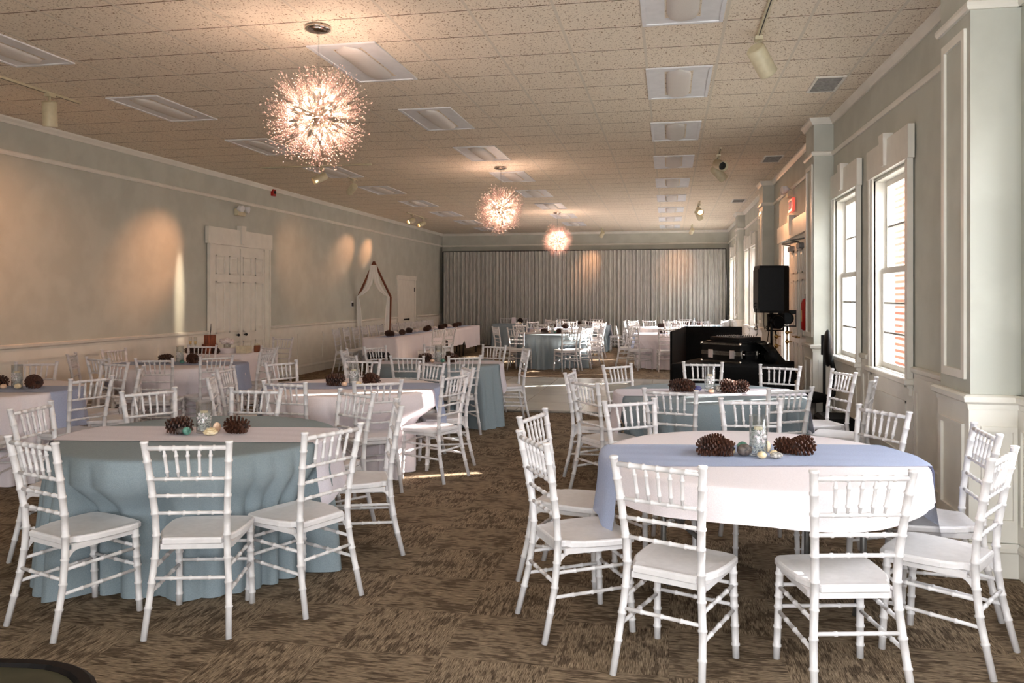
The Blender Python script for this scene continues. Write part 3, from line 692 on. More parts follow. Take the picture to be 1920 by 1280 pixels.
# ================================================================ TABLES
RT = .815
def round_table_base(x, y, label):
    t = thing('round_table', label, 'table', (x, y, 0), .3, 'round banquet tables')
    MB().lathe([(RT-.05, .732), (RT-.035, .735), (RT-.035, .752), (RT-.04, .756)], (0, 0, 0), 48).build('tabletop', M['beige_box'], t)
    for s in (-1, 1):
        for u in (-1, 1): MB().tube([(s*.42, u*.30, .73), (s*.42, u*.30, .25), (s*.40, u*.26, .0)], .016, 10).build('leg', M['steel_grey'], t)
        MB().tube([(s*.42, -.30, .42), (s*.42, .30, .42)], .012, 8).tube([(s*.42, 0, .42), (s*.08, 0, .73)], .012, 8).build('brace', M['steel_grey'], t)
    return t
def cloth(x, y, R, zb, m, name, label, seed, dents=(), amp=.05, flare=.06, group='tablecloths'):
    rnd = random.Random(seed); p1, p2, p3, p4 = [rnd.uniform(0, 2*pi) for _ in range(4)]; n = 336; zt = .762
    nf = rnd.choice([12, 13, 14])
    def fold(a):     # rounded tubes with tight valleys, of uneven width and depth
        v = 2*abs(sin(nf*a+1.3*sin(3*a+p1)+.9*sin(5*a+p2)+p4))**.75-1
        return v*(.68+.32*sin(4*a+p3))
    rings = [[(.001*cos(2*pi*j/n), .001*sin(2*pi*j/n), zt) for j in range(n)]]
    for k in (.5, .9): rings.append([(R*k*cos(2*pi*j/n), R*k*sin(2*pi*j/n), zt) for j in range(n)])
    prof = [(R-.025, zt), (R-.008, zt-.005), (R, zt-.018)]
    for r_, z in prof: rings.append([(r_*cos(2*pi*j/n), r_*sin(2*pi*j/n), z) for j in range(n)])
    H = zt-.018-zb; rows = 12 if H > .4 else 5
    for i in range(1, rows+1):
        t = i/rows; rg = []
        for j in range(n):
            a = 2*pi*j/n; tt = t*H
            r_ = R+flare*tt/.74+amp*min(1, tt/.42)**.8*fold(a)
            for da, lim, hw in dents:
                d = abs((a-da+pi) % (2*pi)-pi)
                if d < hw*1.5 and tt > .12:
                    k = min(1, (tt-.12)/.16); s_ = 1 if d < hw else 1-(d-hw)/(hw*.5); s_ = s_*s_*(3-2*s_)
                    r_ += (min(r_, lim-.04+.045*fold(a)*min(1, tt/.42))-r_)*k*s_
            zz = zt-.018-tt+(.012*sin(5*a+seed) if i == rows and zb > .2 else 0)
            rg.append((r_*cos(a), r_*sin(a), max(zz, .006)))
        rings.append(rg)
    o = MB().loft(rings, True, False, True).build(name, m); o.location = (x, y, 0)
    return tag(o, label, 'tablecloth', group)
def runner(x, y, R, ang, hang, wd, m, label, seed, amp=.05, flare=.06, hangs=None):
    rnd = random.Random(seed); L0 = R+(hangs[0] if hangs else hang); L1 = R+(hangs[1] if hangs else hang); nu, nv = 90, 15; z0 = .766
    rows = []
    for i in range(nu+1):
        u = -L0+(L0+L1)*i/nu; row = []
        for j in range(nv+1):
            v = wd*(j/nv-.5); ue = math.sqrt(max(.01, R*R-v*v)); s_ = abs(u)-ue
            if s_ <= 0: p = (u, v, z0+(.0015*sin(v*40+u*7)))
            else:
                sg = 1 if u > 0 else -1; rr = R+.014+(flare+amp*1.1)*min(1, s_/.5)*min(s_, .74)/.74*1.2+.006*sin(v*30+seed)*min(1, s_*4)
                k = min(1, s_/.03); a = math.atan2(v, ue*sg); rad = R+(rr-R)*k
                p = (rad*cos(a), rad*sin(a), z0-.002-max(0, s_-.01))
            row.append(p)
        rows.append(row)
    o = MB().loft(rows, False, False, True).build('table_runner', m); o.location = (x, y, 0); o.rotation_euler = (0, 0, ang)
    return tag(o, label, 'table runner', 'table runners')

TBL = {
 'near_blue': dict(p=(-2.80, 4.52), c='blue', ang=.14, d='the nearest blue table'),
 'near_white': dict(p=(.46, 4.48), c='short', ang=.19, d='the nearest short-clothed white table'),
 'dj_blue': dict(p=(.34, 7.32), c='blue', ang=.19, d='the blue table before the DJ booth'),
 'mid_white': dict(p=(-2.90, 7.22), c='white', ang=.19, d='the white table behind the nearest blue'),
 'corner_white': dict(p=(-6.10, 6.36), c='white', ang=.15, d='the white table by the door wall'),
 'cake_white': dict(p=(-6.02, 9.25), c='white', ang=.19, d='the white table before the cake table'),
 'floor_blue': dict(p=(-2.88, 10.02), c='blue', ang=.19, d='the blue table touching the dance floor'),
 'far_blue': dict(p=(-2.62, 18.5), c='blue', ang=.19, d='the blue table past the dance floor'),
 'far_white': dict(p=(.02, 18.8), c='white', ang=.1, d='the white table behind the DJ booth'),
 'second_white': dict(p=(-2.85, 21.4), c='white', ang=.2, d='the sunlit table past the far blue'),
 'curtain_blue': dict(p=(-2.5, 24.2), c='blue', ang=.2, d='the blue table by the curtain'),
 'curtain_white': dict(p=(-.05, 22.6), c='white', ang=.1, d='the sunlit white table by the curtain'),
 'window_blue': dict(p=(.72, 24.6), c='blue', ang=.1, d='the blue table in the window corner'),
}
CHAIRS = {
 'near_blue': [(-2.275, 3.708, .246), (-2.890, 3.619, -.337), (-3.657, 4.473, -1.442), (-1.940, 4.069, 1.170), (-1.940, 4.904, 1.987), (-2.338, 5.329, 2.604), (-3.499, 5.211, -2.1), (-3.0, 5.326, -3.117)],
 'near_white': [(.049, 3.644, -.391), (-.423, 4.016, -1.065), (-.530, 4.648, -1.801), (.689, 3.627, .213), (1.209, 4.021, .994), (1.344, 4.591, 1.531), (1.061, 5.164, 2.127), (-.099, 5.210, -2.499), (.564, 5.383, 3.261)],
 'dj_blue': [(.078, 6.315, -.281), (.756, 6.567, .539), (-.631, 7.374, -1.666), (-.472, 6.704, -.893), (-.317, 8.051, -2.297), (.348, 8.408, 3.156), (.966, 8.158, 2.708), (1.326, 7.814, 1.912), (1.405, 7.217, 1.25)],
 'mid_white': [(-2.979, 6.311, -.149), (-2.451, 6.476, .6), (-2.071, 6.982, 1.245), (-2.138, 7.572, 2.077), (-3.759, 7.833, -2.015), (-3.236, 8.094, -3.088), (-2.548, 7.910, 2.566), (-3.621, 6.482, -1.15), (-3.903, 7.170, -1.431)],
 'corner_white': [(-6.361, 7.163, -2.75), (-5.40, 5.62, .33), (-5.022, 6.153, 1.3), (-5.704, 7.28, 2.9), (-5.20, 6.899, 2.101)],
 'cake_white': [(-5.612, 8.286, .296), (-5.304, 8.679, 1.0), (-6.78, 8.70, -1.106), (-6.195, 8.330, -.3), (-6.85, 9.430, -1.714), (-6.356, 10.15, -2.912), (-5.466, 10.05, 2.6), (-5.177, 9.423, 1.577)],
 'floor_blue': [(-2.950, 9.2, .03), (-2.45, 9.3, .614), (-2.062, 10.365, 1.942), (-2.497, 10.906, 2.732), (-3.133, 10.871, -2.875), (-3.719, 10.486, -2.048), (-3.847, 9.938, -1.361), (-3.500, 9.244, -.81)],
 'far_blue': [(-3.2, 17.62, -.25), (-3.62, 18.1, -1.0), (-2.2, 17.55, .55), (-1.75, 18.75, 1.9), (-2.0, 17.95, 1.1), (-2.9, 19.45, -2.9), (-3.35, 19.1, -2.4), (-2.1, 19.3, 2.5)],
 'far_white': [(-.62, 18.1, -.75), (-.93, 18.75, -1.5), (-.05, 17.85, .1), (-.65, 19.5, -2.35), (.1, 19.75, 3.1), (.75, 19.4, 2.35)],
 'second_white': [(-3.6, 20.85, -.9), (-3.1, 20.5, -.25), (-2.3, 20.55, .4), (-1.9, 21.25, 1.45), (-2.1, 22.05, 2.3), (-2.7, 22.35, -3.1), (-3.5, 22.0, -2.3), (-3.75, 21.5, -1.6)],
 'curtain_blue': [(-3.15, 23.5, -.7), (-2.2, 23.25, .3), (-1.5, 24.1, 1.55), (-2.25, 25.15, 3.0), (-3.1, 25.0, -2.5)],
 'curtain_white': [(-.75, 21.95, -.8), (-.95, 22.65, -1.6), (.05, 21.65, .1), (-.45, 23.45, -2.7), (.3, 23.5, 2.8), (-.8, 23.25, -2.25), (.75, 22.1, 1.0)],
 'window_blue': [(.15, 23.85, -.65), (.85, 23.65, .1), (1.35, 24.2, 1.0), (1.45, 24.9, 1.9), (.55, 25.5, -3.0)],
}
SECT = ['window side', 'curtain-window corner', 'curtain side', 'curtain-door corner', 'door-wall side', 'near door-wall corner', 'near side', 'near window corner']
for si, (k, T) in enumerate(TBL.items()):
    x, y = T['p']; d = T['d']
    seat = CHAIRS[k]; dents = []
    for cx, cy_, rz in seat:
        fx, fy = cx-sin(rz)*.21-x, cy_+cos(rz)*.21-y; rr = math.hypot(fx, fy)
        dents.append((math.atan2(cy_-y, cx-x) if rr < .25 else math.atan2(fy, fx), max(.45, rr-.025), .30))
    round_table_base(x, y, 'folding round banquet table under the cloth of '+d)
    if T['c'] == 'short':
        cloth(x, y, .82, .60, M['white_cloth'], 'tablecloth', 'short white tablecloth barely covering the edge of '+d, 3+si, (), .012, .06)
        runner(x, y, .823, T['ang'], .2, .58, M['blue_sheer'], 'sheer pale blue runner across '+d, si, .016, .07, (.30, .40))
    else:
        blue = T['c'] == 'blue'
        cloth(x, y, RT, .004, M['blue_cloth'] if blue else M['white_cloth'], 'tablecloth', '%s floor-length tablecloth on %s' % ('dusty blue' if blue else 'white', d), 3+si, dents)
        runner(x, y, RT+.002, T['ang'], .34, .52, M['white_sheer'] if blue else M['blue_sheer'], '%s runner across %s' % ('white' if blue else 'pale blue', d), si)
    # chairs with labels by side of the table
    sec = {}
    for q in seat:
        s_ = int(round(math.atan2(q[1]-y, q[0]-x)/(pi/4))) % 8; sec.setdefault(s_, []).append(q)
    for s_, qs in sec.items():
        qs.sort(key=lambda q: math.hypot(q[0], q[1]))
        for i, q in enumerate(qs):
            pre = '' if len(qs) == 1 else ('nearer, ' if i == 0 else ('farther, ' if len(qs) == 2 else ('middle, ' if i == 1 else 'farthest, ')))
            if len(qs) == 3 and i == 0: pre = 'nearest, '
            lab = 'white chair at %s, %s%s' % (d, pre, SECT[s_])
            put_chair(*q, lab, 'chairs around '+d)

# ================================================================ CENTREPIECES
def cone_obj(seed, L=.15, R=.042):
    rnd = random.Random(seed); r = empty('pine_cone')
    prof = lambda t: R*(.55+.9*t)*(1-t**3)**.6 if t < .99 else .004
    MB().tube([(-L/2+L*t, 0, 0) for t in (0, .1, .3, .5, .7, .9, 1)], [prof(t)*.48+.002 for t in (0, .1, .3, .5, .7, .9, 1)], 10).build('core', M['cone_core'], r)
    b = MB(); n = 92
    for i in range(n):
        t = .03+.95*i/n; a = i*2.39996; rr = prof(t); x = -L/2+L*t
        u = Vector((0, cos(a), sin(a))); v = Vector((0, -sin(a), cos(a))); X = Vector((1, 0, 0))
        base = Vector((x, 0, 0))+u*rr*.5; tip = base+u*(rr*.72+.010)+X*(.002+.014*(t-.4)); w_ = .0074*(.6+.6*(1-abs(t-.45)))
        th = X*.0024
        b._new([base-v*w_*.5-th, base+v*w_*.5-th, base+v*w_*.5+th, base-v*w_*.5+th, tip-v*w_-th*1.3, tip+v*w_-th*1.3, tip+v*w_*.8+th*1.4, tip-v*w_*.8+th*1.4], [(0, 3, 2, 1), (4, 5, 6, 7), (0, 1, 5, 4), (1, 2, 6, 5), (2, 3, 7, 6), (3, 0, 4, 7)])
    b.build('scales', M['cone'], r)
    return r
cones0 = [cone_obj(1), cone_obj(2, .13, .045)]; cused = [False, False]
ZT = .768
def put_cone(x, y, rz, label, k=0, z=ZT, sc=1, tilt=0):
    group = 'pine cones on the tables'
    if not cused[k]:
        cused[k] = True; o = tag(cones0[k], label, 'pine cone', group)
    else: o = dup(cones0[k], (0, 0, 0), 0, label, group)
    o.location = (x, y, z+.046*sc); o.rotation_euler = (0, tilt, rz); o.scale = (sc, sc, sc); return o
def vase_obj():
    r = empty('glass_vase')
    MB().lathe([(.001, 0), (.044, 0), (.046, .003), (.046, .2), (.0445, .2), (.0445, .012), (.001, .012)], (0, 0, 0), 28, caps=False).build('glass', M['glass'], r)
    b = MB(); rnd = random.Random(5)
    for i in range(260):
        a = rnd.uniform(0, 2*pi); q = .041*math.sqrt(rnd.random()); b.blob((q*cos(a), q*sin(a), .018+.11*rnd.random()), rnd.uniform(.0035, .0055), sub=1)
    o = b.build('bead_filling', M['beads'], r); o['kind'] = 'stuff'
    MB().lathe([(.001, .128), (.022, .128), (.022, .142), (.001, .142)], (0, 0, 0), 16, caps=False).build('candle', M['shell'], r)
    s = MB()   # raised frosted snowflake on the glass
    for k in range(6):
        a = k*pi/3
        def P(u, v): return (.0468*sin(u/.0468), -.0468*cos(u/.0468), .1+v)
        for st in ((.004, .036, 0), (.018, .012, .7), (.018, .012, -.7), (.027, .010, .7), (.027, .010, -.7)):
            r0, ln, da = st
            if da == 0: p, q = (r0*cos(a), r0*sin(a)), (ln*cos(a), ln*sin(a))
            else: p = (r0*cos(a), r0*sin(a)); q = (p[0]+ln*cos(a+da), p[1]+ln*sin(a+da))
            s.tube([P(*p), P((p[0]+q[0])/2, (p[1]+q[1])/2), P(*q)], .0016, 5)
    s.build('snowflake', M['white_cloth'], r)
    return r
v0 = vase_obj(); vused = [False]
def put_vase(x, y, label, sc=1, rz=0):
    if not vused[0]: vused[0] = True; o = tag(v0, label, 'vase', 'glass vases on the tables')
    else: o = dup(v0, (0, 0, 0), 0, label, 'glass vases on the tables')
    o.location = (x, y, ZT); o.scale = (1, 1, sc); o.rotation_euler = (0, 0, rz); return o
def stone(x, y, r, m, name, label, cat, sc=(1, 1, .8), jit=.02, z=ZT, ribs=0):
    o = MB().blob((0, 0, r*sc[2]), r, sc, jit, 3 if r > .02 else 2).build(name, m); o.location = (x, y, z); o.rotation_euler = (0, 0, random.uniform(0, 3))
    return tag(o, label, cat, 'stones and shells on the tables')
def rosette(x, y, r, m, label):
    b = MB()
    for k in range(3):
        for i in range(7-k):
            a = 2*pi*i/(7-k)+k*.4; q = r*(.62-.2*k); b.blob((q*cos(a), q*sin(a), r*(.22+.22*k)), r*.42, (1, 1, .42), .06, 2, rot=Matrix.Rotation(a, 3, 'Z') @ Matrix.Rotation(-.5, 3, 'Y'))
    o = b.build('cream_blossom', m); o.location = (x, y, ZT); return tag(o, label, 'flower', 'stones and shells on the tables')
def at(x, y, u, v, ang=.19): return x+u*cos(ang)-v*sin(ang), y+u*sin(ang)+v*cos(ang)
# nearest blue table
x, y = -2.80, 4.52; d = 'the nearest blue table'
put_vase(*at(x, y, .01, .03), 'clear glass vase of white beads on '+d, .95, .19)
put_cone(*at(x, y, -.135, .01), .35, 'dark pine cone behind the teal ball on '+d, 0, sc=1.0)
put_cone(*at(x, y, .215, .02), 2.9, 'dark pine cone beside the cream blossom, window side, on '+d, 0, sc=1.0)
stone(*at(x, y, -.06, -.06), .026, M['green_egg'], 'teal_ornament', 'teal green glazed ball on '+d, 'ornament', (1, 1, .95), .01)
stone(*at(x, y, -.105, -.03), .028, M['dark_egg'], 'dark_stone', 'dark mottled stone beside the teal ball on '+d, 'stone')
rosette(*at(x, y, .08, -.05), .045, M['shell'], 'cream blossom at the foot of the vase on '+d)
stone(*at(x, y, .085, .04), .024, M['peach'], 'peach_shell', 'peach shell behind the cream blossom on '+d, 'shell', (1, .6, 1.3), .05)
# nearest white table
x, y = .46, 4.48; d = 'the nearest white table'
put_vase(*at(x, y, -.005, -.03), 'clear glass vase with snowflake on '+d, 1.05, .19)
put_cone(*at(x, y, -.262, -.02), 3.5, 'pine cone farthest from the windows on '+d, 1, sc=.9)
put_cone(*at(x, y, -.19, -.025), 2.75, 'pine cone touching its neighbour near the white stones on '+d, 1, sc=.88)
put_cone(*at(x, y, -.222, .045), .4, 'pine cone at the back of the cluster of three on '+d, 0, sc=.8, z=ZT+.02)
put_cone(*at(x, y, .165, .035), 2.5, 'pine cone nearer the vase of the window-side pair on '+d, 0, sc=.82)
put_cone(*at(x, y, .235, .0), .5, 'pine cone farther from the vase in the window-side pair on '+d, 1, sc=.95)
stone(*at(x, y, -.075, .015), .034, M['green_egg'], 'teal_egg', 'teal speckled egg on '+d, 'ornament', (1, .9, .95), .01)
stone(*at(x, y, -.082, -.045), .037, M['dark_egg'], 'dark_egg', 'dark brown speckled egg on '+d, 'ornament', (1.1, .9, .85), .02)
stone(*at(x, y, -.142, .0), .024, M['shell'], 'cream_stone', 'cream stone between pine cones and eggs on '+d, 'stone')
stone(*at(x, y, -.012, -.115), .026, M['shell'], 'cream_stone', 'cream stone in front of the vase on '+d, 'stone', (1.2, .9, .7))
stone(*at(x, y, .065, -.07), .022, M['shell'], 'cream_stone', 'cream stone above the grey one on '+d, 'stone')
stone(*at(x, y, .062, -.118), .029, M['grey_stone'], 'grey_stone', 'pale grey speckled stone on '+d, 'stone', (1.2, .9, .6))
stone(*at(x, y, .065, .05), .032, M['shell'], 'cream_shell', 'cream shell behind the vase on '+d, 'shell', (1, .6, 1))
# blue table before the booth
x, y = .34, 7.32; d = 'the blue table before the DJ booth'
put_vase(*at(x, y, .01, .0), 'glass vase of white beads on '+d, 1.1, .19)
put_cone(*at(x, y, -.25, .06), .2, 'pine cone at the outer end, door-wall side, on '+d, 0, sc=1.1); put_cone(*at(x, y, -.17, .07), 2.2, 'pale-tipped pine cone nearer the vase, door-wall side, on '+d, 1)
put_cone(*at(x, y, .17, -.02), 2.9, 'pine cone beside the vase, window side, on '+d, 1, sc=1.1); put_cone(*at(x, y, .27, .0), .1, 'pine cone at the outer end, window side, on '+d, 0, sc=1.05)
stone(*at(x, y, -.08, .08), .03, M['purple'], 'violet_stone', 'violet blue stone beside the vase on '+d, 'stone', (1.4, .8, .8))
stone(*at(x, y, .085, .0), .03, M['grey_stone'], 'speckled_egg', 'speckled egg between vase and pine cone on '+d, 'ornament', (1, .9, 1))
stone(*at(x, y, .0, -.1), .025, M['peach'], 'peach_shell', 'peach shell in front of the vase on '+d, 'shell')
# other round tables
for k in list(TBL)[3:]:
    x, y = TBL[k]['p']; d = TBL[k]['d']
    if k == 'corner_white': x, y = at(x, y, .26, .05)
    put_vase(*at(x, y, 0, .02), 'glass vase of white beads on '+d, 1.05)
    put_cone(*at(x, y, -.17, 0), .3, 'pine cone beside the vase, door-wall side, on '+d, 0, sc=1.15)
    put_cone(*at(x, y, .17, .0), 2.7, 'pine cone beside the vase, window side, on '+d, 1, sc=1.15)
    if y < 20:
        stone(*at(x, y, -.07, -.07), .028, M['peach'], 'peach_shell', 'peach shell in front of the vase on '+d, 'shell')
        stone(*at(x, y, .06, -.07), .03, M['shell'] if y < 9 else M['green_egg'], 'ornament_egg', 'round ornament at the foot of the vase on '+d, 'ornament')

# ================================================================ HEAD TABLE ALONG THE DOOR WALL
def rect_table(name, x0, x1, y0, y1, label, group=None, h=.752):
    cx, cy_ = (x0+x1)/2, (y0+y1)/2; t = thing(name, label, 'table', (cx, cy_, 0), 0, group); a, c = (x1-x0)/2, (y1-y0)/2
    MB().bbox(-a, a, -c, c, h-.03, h, .006).build('tabletop', M['beige_box'], t)
    for s in (-1, 1):
        for u in (-1, 1): MB().tube([(s*(a-.06), u*(c-.22), h-.03), (s*(a-.06), u*(c-.16), 0)], .016, 8).build('leg', M['dark'], t)
        MB().tube([(-a+.06, s*(c-.2), .35), (a-.06, s*(c-.2), .35)], .012, 8).tube([(0, s*(c-.2), .35), (0, s*(c-.6), h-.03)], .012, 8).build('brace', M['dark'], t)
    return t
def rect_cloth(x0, x1, y0, y1, drops, m, label, seed, name='tablecloth', h=.757, group='tablecloths'):
    # drops: (x0 side, x1 side, y0 side, y1 side)
    rnd = random.Random(seed); a, c = (x1-x0)/2+.012, (y1-y0)/2+.012; pts = []
    per = []
    def side(p, q, dr, nx, ny):
        n = max(6, int(math.hypot(q[0]-p[0], q[1]-p[1])/.04))
        for i in range(n): t = i/n; per.append(((p[0]+(q[0]-p[0])*t), (p[1]+(q[1]-p[1])*t), dr, nx, ny))
    side((-a, -c), (a, -c), drops[2], 0, -1); side((a, -c), (a, c), drops[1], 1, 0); side((a, c), (-a, c), drops[3], 0, 1); side((-a, c), (-a, -c), drops[0], -1, 0)
    rings = [[(p[0]*.002, p[1]*.002, h+.006) for p in per], [(p[0]*.97, p[1]*.98, h+.006) for p in per], [(p[0], p[1], h) for p in per]]
    k1, k2 = rnd.uniform(0, 6), rnd.uniform(0, 6); s_ = 0; N_ = len(per)
    sm = lambda i: sum(per[(i+d_) % N_][2] for d_ in range(-3, 4))/7
    for r_ in range(1, 9):
        t = r_/8; rg = []
        for i, p in enumerate(per):
            f = .02*t*(sin(i*.55+k1)+.6*sin(i*1.13+k2))+.03*t
            rg.append((p[0]+p[3]*f, p[1]+p[4]*f, max(.006, h-sm(i)*t)))
        rings.append(rg)
    o = MB().loft(rings, True, False, True).build(name, m); o.location = ((x0+x1)/2, (y0+y1)/2, 0); return tag(o, label, 'tablecloth', group)
HY = [15.75, 17.6, 19.45, 21.3, 23.15]; hn = ['nearest the camera', 'second from the camera', 'third from the camera', 'nearest the curtain']
for i in range(4):
    rect_table('folding_table', -6.12, -5.42, HY[i]+.01, HY[i+1]-.01, 'folding head table section under white cloth, '+hn[i], 'head table sections')
    rect_cloth(-6.12, -5.42, HY[i]+.016, HY[i+1]-.016, (.5, (.70, .62, .42, .55)[i], .28 if i == 0 else .02, .3 if i == 3 else .02), M['white_cloth'], 'white cloth on the long head table, section '+hn[i], 40+i)
o = MB().box(-.15, .15, 15.9, 23.0, .766, .770).build('table_runner', M['blue_runner']); o.location = (-5.77, 0, 0); tag(o, 'long grey-blue runner down the middle of the head table', 'table runner', 'table runners')
for i in range(14):
    yy = 16.25+.535*i
    put_chair(-6.66, yy, -pi/2+random.uniform(-.08, .08), 'white chair behind the head table along the wall, %s from the camera' % ORD[i], 'chairs behind the head table')
put_chair(-5.0, 16.75, 1.15, 'white chair at the open front of the head table, nearer the camera', 'chairs in front of the head table')
put_chair(-4.95, 17.45, 1.2, 'white chair at the open front of the head table, farther from the camera', 'chairs in front of the head table')
hc = [16.2, 16.5, 17.0, 17.9, 18.8, 19.4, 20.1, 20.9, 21.5, 22.4]
for i, yy in enumerate(hc): put_cone(-5.77+.07*(-1)**i, yy, i*1.1, 'pine cone on the head table runner, %s from the camera' % ORD[i], i % 2, z=.771, sc=1.15)
for i, yy in enumerate([16.8, 18.3, 19.8, 21.2, 22.0]): o = stone(-5.8, yy, .06, M['flowers'], 'white_blossom', 'white blossom cluster on the head table, %s from the camera' % ORD[i], 'flower', (1, 1.3, .7), .12, .771)
# sweetheart table by the curtain
rect_table('folding_table', -5.35, -4.15, 24.55, 25.25, 'small folding table under dark blue cloth by the curtain')
rect_cloth(-5.35, -4.15, 24.56, 25.24, (.74, .74, .74, .74), M['blue_cloth'], 'blue cloth on the small table against the curtain', 61)
for px, lab in ((-5.15, 'door-wall side'), (-4.65, 'middle')):
    put_chair(px, 25.55, pi, 'white chair behind the small blue table at the curtain, '+lab, 'chairs at the small curtain table')
put_chair(-3.85, 24.6, 1.3, 'white chair at the window-side end of the small curtain table', 'chairs at the small curtain table')
o = MB().bbox(-.06, .06, -.01, .01, 0, .2, .003).build('table_card', M['white_cloth']); o.location = (-4.72, 24.8, .764); tag(o, 'white table card standing on the small blue table', 'card')
o = thing('round_ornament', 'dark round ornament with pale centre on the small blue table', 'ornament', (-4.5, 24.75, .764))
MB().lathe([(.085, -.02), (.09, 0), (.085, .02)], (0, 0, 0), 24).build('ring', M['cone_core'], o).rotation_euler = (pi/2, 0, 0); o.children[0].location = (0, 0, .09)
MB().lathe([(.05, .021), (.048, .026)], (0, 0, 0), 20).build('centre', M['shell'], o).rotation_euler = (pi/2, 0, 0); o.children[1].location = (0, 0, .09)

# cake table
rect_table('cake_table', -7.05, -6.1, 10.85, 12.0, 'folding cake table beside the double door')
rect_cloth(-7.05, -6.1, 10.86, 11.99, (.74, .74, .74, .74), M['white_cloth'], 'white floor-length cloth on the cake table', 71)
ZK = .764
ck = thing('tiered_cake', 'two-tier brown bark-textured cake with thin topper', 'cake', (-6.66, 11.0, ZK))
def tier(r, z0, z1, nm):
    n = 40; MB().loft([[((r+.006*((j % 3)-1)*random.random())*cos(2*pi*j/n), (r+.006*((j % 3)-1)*random.random())*sin(2*pi*j/n), z) for j in range(n)] for z in (z0, (z0+z1)/2, z1)], smooth=False).build(nm, M['cake'], ck)
tier(.11, 0, .135, 'lower_tier'); tier(.083, .135, .27, 'upper_tier')
MB().tube([(0, 0, .27), (.01, 0, .34), (.015, 0, .44)], [.004, .007, .003], 6).build('topper', M['dark'], ck)
o = MB().bbox(-.085, .085, -.09, .09, 0, .075, .005).build('white_box', M['white_cloth']); o.location = (-6.42, 11.08, ZK); tag(o, 'small white box between the cake and the beige box', 'box')
fl = thing('flower_bowl', 'bowl of pale blossoms on the small white box', 'flowers', (-6.44, 11.1, ZK+.076))
MB().lathe([(.03, 0), (.05, .01), (.055, .06), (.05, .062), (.045, .015)], (0, 0, 0), 20).build('bowl', M['glass'], fl)
b = MB()
for i in range(16):
    a = i*2.4; q = .085*math.sqrt(i/16); b.blob((q*cos(a), q*sin(a), .1-.3*q+random.uniform(0, .03)), .04, (1, 1, .8), .1, 2)
b.build('blossoms', M['flowers'], fl)
o = MB().bbox(-.085, .085, -.08, .08, 0, .105, .006).build('beige_box', M['beige_box']); o.location = (-6.2, 11.15, ZK); tag(o, 'beige square box on the cake table', 'box')
o = thing('brown_jar', 'brown lidded jar beside the beige box on the cake table', 'jar', (-6.13, 11.42, ZK)); MB().lathe([(.045, 0), (.05, .01), (.05, .09), (.04, .1)], (0, 0, 0), 20).build('body', M['wood'], o); MB().lathe([(.042, .1), (.042, .115), (.012, .118), (.012, .13)], (0, 0, 0), 20).build('lid', M['beige_box'], o)
for i, (px, py, lab) in enumerate(((-6.98, 11.0, 'farther from the cake'), (-6.88, 10.97, 'nearer the cake'))):
    g = thing('champagne_flute', 'champagne flute on the cake table, '+lab, 'glass', (px, py, ZK), 0, 'champagne flutes')
    MB().lathe([(.03, 0), (.03, .004), (.004, .01), (.004, .1), (.018, .13), (.026, .18), (.024, .24), (.022, .24), (.024, .18), (.001, .12)], (0, 0, 0), 20, caps=False).build('flute', M['glass'], g); MB().lathe([(.001, .125), (.016, .135), (.022, .18), (.001, .181)], (0, 0, 0), 16, caps=False).build('drink', M['amber'], g)
for i, (px, py) in enumerate(((-6.95, 10.93), (-6.78, 10.9), (-6.52, 10.92))): put_cone(px, py, i*1.3, 'pine cone before the cake on the cake table, ' + ['by the flutes', 'beside the cake', 'window side'][i], i % 2, z=ZK, sc=.9)
put_chair(-6.35, 12.35, pi-.2, 'white chair behind the cake table at the double door', 'chairs by the cake table')

# ================================================================ WEDDING ARCH
ar = thing('wedding_arch', 'wooden house-shaped wedding arch draped with white fabric', 'arch', (-6.97, 18.66, 0))
AP = [(-.30, 0, 0), (-.40, 0, 1.6), (0, 0, 2.44), (.42, 0, 1.6), (.36, 0, 0)]
for i, nm in enumerate(('upright', 'rafter', 'rafter', 'upright')):
    p, q = Vector(AP[i]), Vector(AP[i+1]); d = (q-p).normalized(); n = Vector((d.z, 0, -d.x))*.022; e = Vector((0, .022, 0))
    MB().loft([[c_-n-e, c_+n-e, c_+n+e, c_-n+e] for c_ in (p, q)]).build(nm, M['wood'], ar)
for s in (-1, 1): MB().box(s*.36-.03, s*.36+.03, -.09, .09, 0, .03).build('foot', M['wood'], ar)
def drape(path, wd):
    b = MB(); rows = []
    for k, (p, w_) in enumerate(zip(path, wd)):
        rows.append([(p[0]+w_*(j/8-.5), p[1]-.03+.018*sin(j*1.9+k*.7), p[2]) for j in range(9)])
    return b.loft(rows, False, False, True)
for s in (-1, 1):
    pth = [(s*.03, -.02, 2.36), (s*.05, -.02, 2.15), (s*.10, -.02, 1.92), (s*.2, -.02, 1.75), (s*.30, -.02, 1.66), (s*.385, -.02, 1.60), (s*.36, -.02, 1.3), (s*.34, -.02, .9), (s*.32, -.02, .45), (s*.31, -.02, .1)]
    drape(pth, [.10, .14, .17, .17, .12, .06, .09, .11, .12, .13]).build('fabric_swag', M['voile'], ar)

